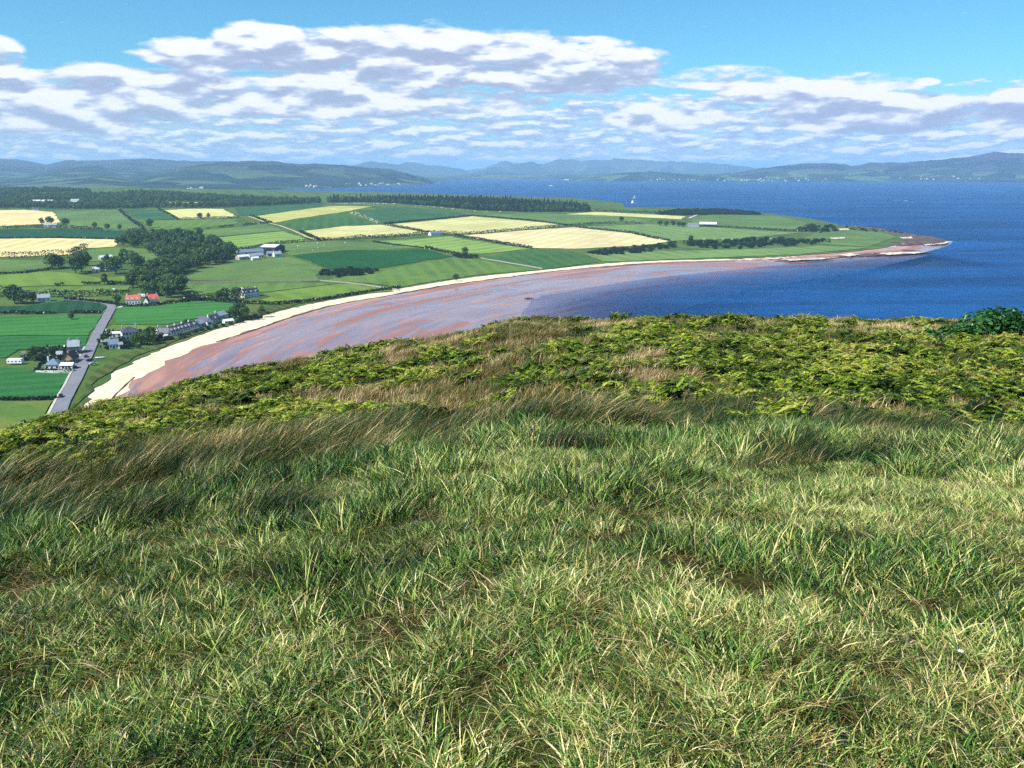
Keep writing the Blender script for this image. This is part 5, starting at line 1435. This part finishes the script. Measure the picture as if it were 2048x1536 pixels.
# ================================================================== FOREGROUND GROWTH
def blades(n, r, rad, h0, h1, w0, w1, lean, comb=(0, 0), curl=0.6, segs=3):
    """a tuft of tapering curved blades -> verts, triangles, blade randoms"""
    V = []; Fc = []; B = []
    for i in range(n):
        a = r.random() * 2 * PI; q = rad * math.sqrt(r.random()); x, y = q * math.cos(a), q * math.sin(a)
        h = h0 + (h1 - h0) * r.random(); w = w0 + (w1 - w0) * r.random()
        la = a + r.normal() * .8; L = lean * (0.35 + r.random())
        dx_, dy_ = math.cos(la) * L + comb[0] * (.6 + .8 * r.random()), math.sin(la) * L + comb[1] * (.6 + .8 * r.random())
        fa = r.random() * PI; wx, wy = math.cos(fa) * w / 2, math.sin(fa) * w / 2
        bl = r.random(); o = len(V); tot = math.hypot(dx_, dy_)
        for s in range(segs):
            t = s / segs; ww = 1 - .55 * t if s else .8; c = t * (1 - curl) + curl * t * t
            V += [(x + dx_ * h * c - wx * ww, y + dy_ * h * c - wy * ww, h * (t - .28 * min(tot, 1.4) * t * t)), (x + dx_ * h * c + wx * ww, y + dy_ * h * c + wy * ww, h * (t - .28 * min(tot, 1.4) * t * t))]
        V.append((x + dx_ * h, y + dy_ * h, h * (1 - .28 * min(tot, 1.4))))
        for s in range(segs - 1): Fc += [(o + 2 * s, o + 2 * s + 1, o + 2 * s + 3), (o + 2 * s, o + 2 * s + 3, o + 2 * s + 2)]
        Fc.append((o + 2 * segs - 2, o + 2 * segs - 1, o + 2 * segs)); B += [bl] * (2 * segs + 1)
    return np.array(V), np.array(Fc), np.array(B)


def frond(r):
    V = []; Fc = []; B = []
    for k in range(r.integers(3, 6)):
        a = r.random() * 2 * PI; L = .34 + .26 * r.random(); rise = .34 + .22 * r.random(); cx, cy_ = math.cos(a), math.sin(a); bl0 = r.random()
        stem = .16 + .12 * r.random(); n = 9
        for i in range(n):
            t = (i + .3) / n
            px_ = cx * L * t; py_ = cy_ * L * t; pz = stem + rise * (t - .62 * t * t)
            ln = L * .46 * (1 - t) ** .8 * (.8 + .3 * r.random()) + .03; wd = L * .095 * (1 - .4 * t) + .012
            for s in (-1, 1):
                nx_, ny_ = -cy_ * s, cx * s
                o = len(V); droop = -.30 * r.random() * ln; fw = .35
                e = (px_ + (nx_ + cx * fw) * ln, py_ + (ny_ + cy_ * fw) * ln, pz + droop)
                m_ = (px_ + (nx_ + cx * fw) * ln * .5, py_ + (ny_ + cy_ * fw) * ln * .5, pz + droop * .2 + .012)
                V += [(px_, py_, pz), (m_[0] + cx * wd, m_[1] + cy_ * wd, m_[2] + r.normal() * .01), e, (m_[0] - cx * wd, m_[1] - cy_ * wd, m_[2] + r.normal() * .01)]
                Fc += [(o, o + 1, o + 2), (o, o + 2, o + 3)]; B += [min(1, max(0, bl0 * .7 + .3 * r.random()))] * 4
        o = len(V); V += [(-.004, 0, 0), (.004, 0, 0), (cx * L * .5, cy_ * L * .5, stem + rise * .34)]; Fc.append((o, o + 1, o + 2)); B += [.2] * 3
    return np.array(V), np.array(Fc), np.array(B)


def tri_mesh(name, V, T, B, mat):
    me = bpy.data.meshes.new(name); n = len(T)
    me.vertices.add(len(V)); me.vertices.foreach_set('co', np.ascontiguousarray(V, np.float32).ravel())
    me.loops.add(3 * n); me.loops.foreach_set('vertex_index', np.ascontiguousarray(T, np.int32).ravel())
    me.polygons.add(n); me.polygons.foreach_set('loop_start', np.arange(0, 3 * n, 3, dtype=np.int32))
    at = me.attributes.new('bl', 'FLOAT', 'POINT'); at.data.foreach_set('value', np.ascontiguousarray(B, np.float32))
    me.materials.append(mat); me.update(calc_edges=True)
    return me


def patch(name, mat, seed, protos, size, per_m2, smin, smax, tvar=.12, rz=None, clump=0.0, gap=0.0):
    """a square sod of tufts, ready to be laid many times"""
    r = np.random.default_rng(seed); n = int(per_m2 * size * size)
    x = r.uniform(-.5, .5, n) * size; y = r.uniform(-.5, .5, n) * size
    f = fbm(x / .25 + seed * 3.1, y / .25, seed, 2)
    if gap: k = f > gap + r.normal(size=n) * .06; x, y, f = x[k], y[k], f[k]; n = len(x)
    VV = []; TT = []; BB = []; o = 0
    for i in range(n):
        V, T, B = protos[r.integers(len(protos))]
        a = r.random() * 6.28 if rz is None else r.normal() * rz; c, s = math.cos(a), math.sin(a); k = r.uniform(smin, smax) * (1 + clump * (f[i] - .5) * 2)
        tx, ty = r.normal() * .12, r.normal() * .12
        P = np.column_stack([(V[:, 0] * c - V[:, 1] * s) * k + x[i] + V[:, 2] * tx, (V[:, 0] * s + V[:, 1] * c) * k + y[i] + V[:, 2] * ty, V[:, 2] * k * r.uniform(.8, 1.2)])
        VV.append(P); TT.append(T + o); BB.append(B + (f[i] - .5) * tvar * 5 + r.normal() * tvar); o += len(V)
    return tri_mesh(name, np.vstack(VV), np.vstack(TT), np.concatenate(BB), mat)


def tset(seed, m, **k): return [blades(r=np.random.default_rng(seed + i), **k) for i in range(m)]


T_TURF = tset(400, 8, n=20, rad=.065, h0=.025, h1=.075, w0=.0026, w1=.0054, lean=1.0, comb=(.06, .04))
T_LUSH = tset(420, 8, n=20, rad=.075, h0=.05, h1=.17, w0=.0032, w1=.0070, lean=.75, comb=(.22, .12))
T_THAT = tset(430, 5, n=16, rad=.09, h0=.03, h1=.09, w0=.002, w1=.0045, lean=2.6, curl=.2)
T_LONG = tset(440, 6, n=44, rad=.12, h0=.18, h1=.48, w0=.004, w1=.0085, lean=.34, comb=(.8, .30), curl=.75, segs=4)
T_DRY = tset(460, 6, n=40, rad=.18, h0=.12, h1=.36, w0=.007, w1=.016, lean=.5, comb=(.55, .2), curl=.6)
T_STALK = tset(480, 6, n=2, rad=.03, h0=.12, h1=.30, w0=.003, w1=.0055, lean=1.0, comb=(.2, .1), curl=.5, segs=4)
T_FERN = [frond(np.random.default_rng(500 + i)) for i in range(8)]
TS = .6
P_TURF = [patch('turf_sod', M_turf, 600 + i, T_TURF, TS, 620, .65, 1.35, .17, None, .45, .33) for i in range(6)]
P_LUSH = [patch('lush_sod', M_turf, 610 + i, T_LUSH, TS, 340, .5, 1.25, .14, .9, .45, .31) for i in range(6)]
P_THAT = [patch('thatch_sod', M_dry, 620 + i, T_THAT, TS, 210, .5, 1.2, .2) for i in range(4)]
P_LONG = [patch('long_sod', M_long, 630 + i, T_LONG, .7, 62, .55, 1.1, .12, .35, .4, .2) for i in range(6)]
P_STALK = [patch('stalk_sod', M_dry, 640 + i, T_STALK, 1.0, 16, .6, 1.25, .1) for i in range(5)]
P_FERN = [patch('bracken_sod', M_fern, 650 + i, T_FERN, .9, 34, .26, .72, .14, None, .5, .26) for i in range(8)]
P_DRY = [patch('rough_sod', M_dry, 660 + i, T_DRY, .9, 24, .6, 1.3, .16, .5, .4, .15) for i in range(6)]
P_OLIVE = [patch('olive_sod', M_long, 670 + i, T_DRY, .9, 22, .6, 1.15, .14, .6, .4, .15) for i in range(4)]


def shift_of(x, y):
    return np.where(x < 0, 3.0 * sstep(0, 5.5, -x) * (1 - sstep(14, 26, y)), 0) + 1.6 * sstep(4, 9, x) * (1 - sstep(14, 26, y)) * sstep(7, 10, y)


def tiles(y0, y1, step, margin=1.3, k=.66):
    gy, gx = np.meshgrid(np.arange(y0, y1, step), np.arange(-(k * y1 + margin), k * y1 + margin, step), indexing='ij')
    x = gx.ravel() + rng.uniform(-.3, .3, gx.size) * step; y = gy.ravel() + rng.uniform(-.3, .3, gx.size) * step
    m = np.abs(x) < k * y + margin
    return x[m], y[m]


def lay(name, x, y, protos, smin, smax, tint, label, rz=None, sink=.012, sfac=None, eps=.25):
    from mathutils import Matrix
    n = len(x); z = hill_z(x, y) - sink
    zx = (hill_z(x + eps, y) - hill_z(x - eps, y)) / (2 * eps); zy = (hill_z(x, y + eps) - hill_z(x, y - eps)) / (2 * eps)
    sc = rng.uniform(smin, smax, n) * (1 if sfac is None else sfac)
    rr = rng.random(n) * 6.28 if rz is None else rz
    rot = np.zeros((n, 3))
    for i in range(n):
        nrm = Vector((-zx[i], -zy[i], 1)).normalized()
        q = Vector((0, 0, 1)).rotation_difference(nrm) @ Euler((0, 0, float(rr[i]))).to_quaternion()
        rot[i] = q.to_euler()
    return scatter(name, np.column_stack([x, y, z]), rot, np.column_stack([sc, sc, sc * rng.uniform(.85, 1.15, n)]), rng.integers(0, len(protos), n), np.clip(tint, -.2, 1.2), protos, label)


# --- turf
x, y = tiles(1.1, 14.2, .5); s_ = y + shift_of(x, y)
k = s_ < 12.9; x, y, s_ = x[k], y[k], s_[k]
lushf = .5 + .9 * (fbm(x / 1.3, y / 1.3, 61, 3) - .5) + .16 * np.exp(-((x + 1.2) / 2.6) ** 2 - ((y - 6.4) / 3.0) ** 2) + .16 * sstep(6.5, 10, s_) - .15 * sstep(4.2, 2.6, y) - .08 * sstep(1.2, 3.5, x)
k = lushf + rng.normal(size=len(x)) * .09 > .56
tint = .33 + .66 * (fbm(x / 1.1, y / 1.1, 71, 3) - .5) + .14 * sstep(.5, 4.5, x) + .10 * sstep(3.8, 2.2, y) + rng.normal(size=len(x)) * .05
lay('turf_grass', x[~k], y[~k], P_TURF, .92, 1.18, tint[~k] + .05, 'short mixed green and straw coloured turf on the hilltop')
lay('lush_grass', x[k], y[k], P_LUSH, .9, 1.2, tint[k] - .07, 'taller fresh green grass tufts in the hilltop turf', rz=rng.normal(size=int(k.sum())) * .8, sfac=.72 + .55 * sstep(3.0, 7.5, y[k]))
kt = rng.random(len(x)) < 1.1
lay('thatch', x[kt], y[kt], P_THAT, .9, 1.3, .18 + .5 * fbm(x[kt] / .8, y[kt] / .8, 79, 2), 'dead straw thatch lying between the grass tufts')
x, y = tiles(1.3, 11.5, .95); k = rng.random(len(x)) < .55; x, y = x[k], y[k]
lay('dry_stalks', x, y, P_STALK, .6, 1.0, .62 + rng.random(len(x)) * .35, 'pale dry stalks standing in the hilltop turf')

# --- long wind-combed grass along the brow
x, y = tiles(4.0, 16.0, .46); s_ = y + shift_of(x, y)
n1 = fbm(x / 1.0, y / 1.0, 81, 3)
edge = 10.9 - 1.9 * sstep(-1.0, -3.5, x)
k = ((s_ > edge + 3.4 * (n1 - .5)) & (s_ < 15.4)) | ((n1 > .68) & (s_ > 6.5) & (s_ < 15))
tux, tuy = onhill(1600, 905)                      # the dark tussock with its hollow
k |= ((x - tux) ** 2 + ((y - tuy) * .8) ** 2 < .55 ** 2)
x, y, s_, n1 = x[k], y[k], s_[k], n1[k]
tint = .17 + .75 * (fbm(x / 1.5, y / 1.5, 83, 3) - .42) + .08 * sstep(-1.2, -3.2, x) * sstep(8.8, 11, s_) + rng.normal(size=len(x)) * .06
tint = np.where((x - tux) ** 2 + (y - tuy) ** 2 < .6 ** 2, .05, tint)
lay('long_grass', x, y, P_LONG, .8, 1.15, tint, 'long wind swept grass along the brow of the hill', rz=.22 + rng.normal(size=len(x)) * .28, sfac=.7 + .4 * sstep(9.0, 12.0, s_) * rng.uniform(.7, 1.25, len(x)))

# --- bracken slope below the brow
x, y = tiles(9.0, 60, .74, 3.0); s_ = y + shift_of(x, y)
k = s_ > 13.0 + 3.0 * (fbm(x / 1.5, y / 1.5, 55, 2) - .6); x, y, s_ = x[k], y[k], s_[k]
pf = fbm(x / 6.5, y / 6.5, 91, 3) + .10 * sstep(2, 8, x) * (1 - sstep(30, 40, y)) + .16 * sstep(-4, -9, x) * sstep(14, 22, y) - .26 * np.exp(-((x + 2) / 9) ** 2 - ((y - 40) / 11) ** 2) - .12 * sstep(-1, -5, x) * (1 - sstep(14, 18, y)) - .05 * sstep(34, 44, y)
isf = pf + (fbm(x / 1.7, y / 1.7, 93, 3) - .5) * .9 + rng.normal(size=len(x)) * .12 > .465
tint = .42 + .8 * (fbm(x / 3, y / 3, 95, 3) - .5) + rng.normal(size=len(x)) * .10
lay('bracken', x[isf], y[isf], P_FERN, .75, 1.25, tint[isf], 'green young bracken covering the slope below the brow', sfac=1.0)
u_ = (~isf) | (rng.random(len(x)) < .75)
olive = fbm(x / 4.2, y / 4.2, 99, 3) + rng.normal(size=len(x)) * .06 > .53
tint = .36 + 1.2 * (fbm(x / 2.3, y / 2.3, 97, 3) - .5) + rng.normal(size=len(x)) * .12
kk = u_ & ~olive
lay('rough_grass', x[kk], y[kk], P_DRY, .85, 1.25, tint[kk], 'brown and straw coloured rough grass among the bracken on the slope', rz=.25 + rng.normal(size=int(kk.sum())) * .4)
kk = u_ & olive
lay('slope_grass', x[kk], y[kk], P_OLIVE, .85, 1.2, tint[kk] + .10, 'olive green rough grass among the bracken on the slope', rz=.25 + rng.normal(size=int(kk.sum())) * .4)

# --- glossy shrub on the skyline at the right
sx, sy = onhill(1958, 684); sz = float(hill_z(sx, sy))
sh = empty('shrub', (sx, sy, sz), 0); sh.scale = (1.25, 1.1, 1.0); tag(sh, 'dark glossy leaved shrub on the skyline at the right edge', 'shrub')
V, f, bl = crown_cloud([(.0, 0, .75, .75), (.75, .1, .85, .7), (-.5, 0, .45, .5), (-1.15, -.1, .35, .42), (-1.8, -.1, .28, .36), (1.5, .2, .7, .7), (-2.4, 0, .18, .28), (-3.0, -.1, .16, .26), (2.2, .2, .6, .6), (.3, .2, 1.05, .45), (.95, 0, 1.2, .35)], 2600, .12, 777, .85)
V[:, 2] = np.maximum(V[:, 2], .03); mesh_obj('foliage', V, f, M_shrub, sh, attrs={'bl': bl})
for i in range(7):
    a = -2.2 + i * .6; V, f = tube((a * .8, 0, -.2), (a, .05 * i, .55), .03, .015, 6); mesh_obj('stem', V, f, M_bark, sh)

# --- small white flower in the turf
fx, fy = onhill(1913, 1345); fz = float(hill_z(fx, fy))
fl = empty('wild_flower', (fx, fy, fz), 0); fl.scale = (.75, .75, .75); tag(fl, 'tiny white flower in the turf near the lower right corner', 'flower')
V, f = tube((0, 0, 0), (.005, 0, .10), .0015, .0012, 5); mesh_obj('stem', V, f, M_turf, fl)
for i in range(7):
    a = 2 * PI * i / 7; c, s = math.cos(a), math.sin(a)
    mesh_obj('petal', [(.005, 0, .10), (.005 + .008 * c - .004 * s, .008 * s + .004 * c, .104), (.005 + .015 * c, .015 * s, .103), (.005 + .008 * c + .004 * s, .008 * s - .004 * c, .104)], [(0, 1, 2, 3)], M_white_paint, fl)

# ================================================================== HAZE
M_haze = bpy.data.materials.new('haze'); M_haze.use_nodes = True
t = NT(M_haze.node_tree); t.n.clear(); out = t.node('ShaderNodeOutputMaterial'); pv = t.node('ShaderNodeVolumePrincipled')
pv.inputs['Color'].default_value = (0.40, 0.69, 1.0, 1); pv.inputs['Density'].default_value = 6.8e-5; pv.inputs['Anisotropy'].default_value = 0.0
t.l.new(pv.outputs[0], out.inputs['Volume'])
V, f = box(-45000, 45000, -3500, 45000, -12, 372)
mesh_obj('haze', V, f, M_haze, kind='stuff')['label'] = 'thin blue haze over the firth and far hills'
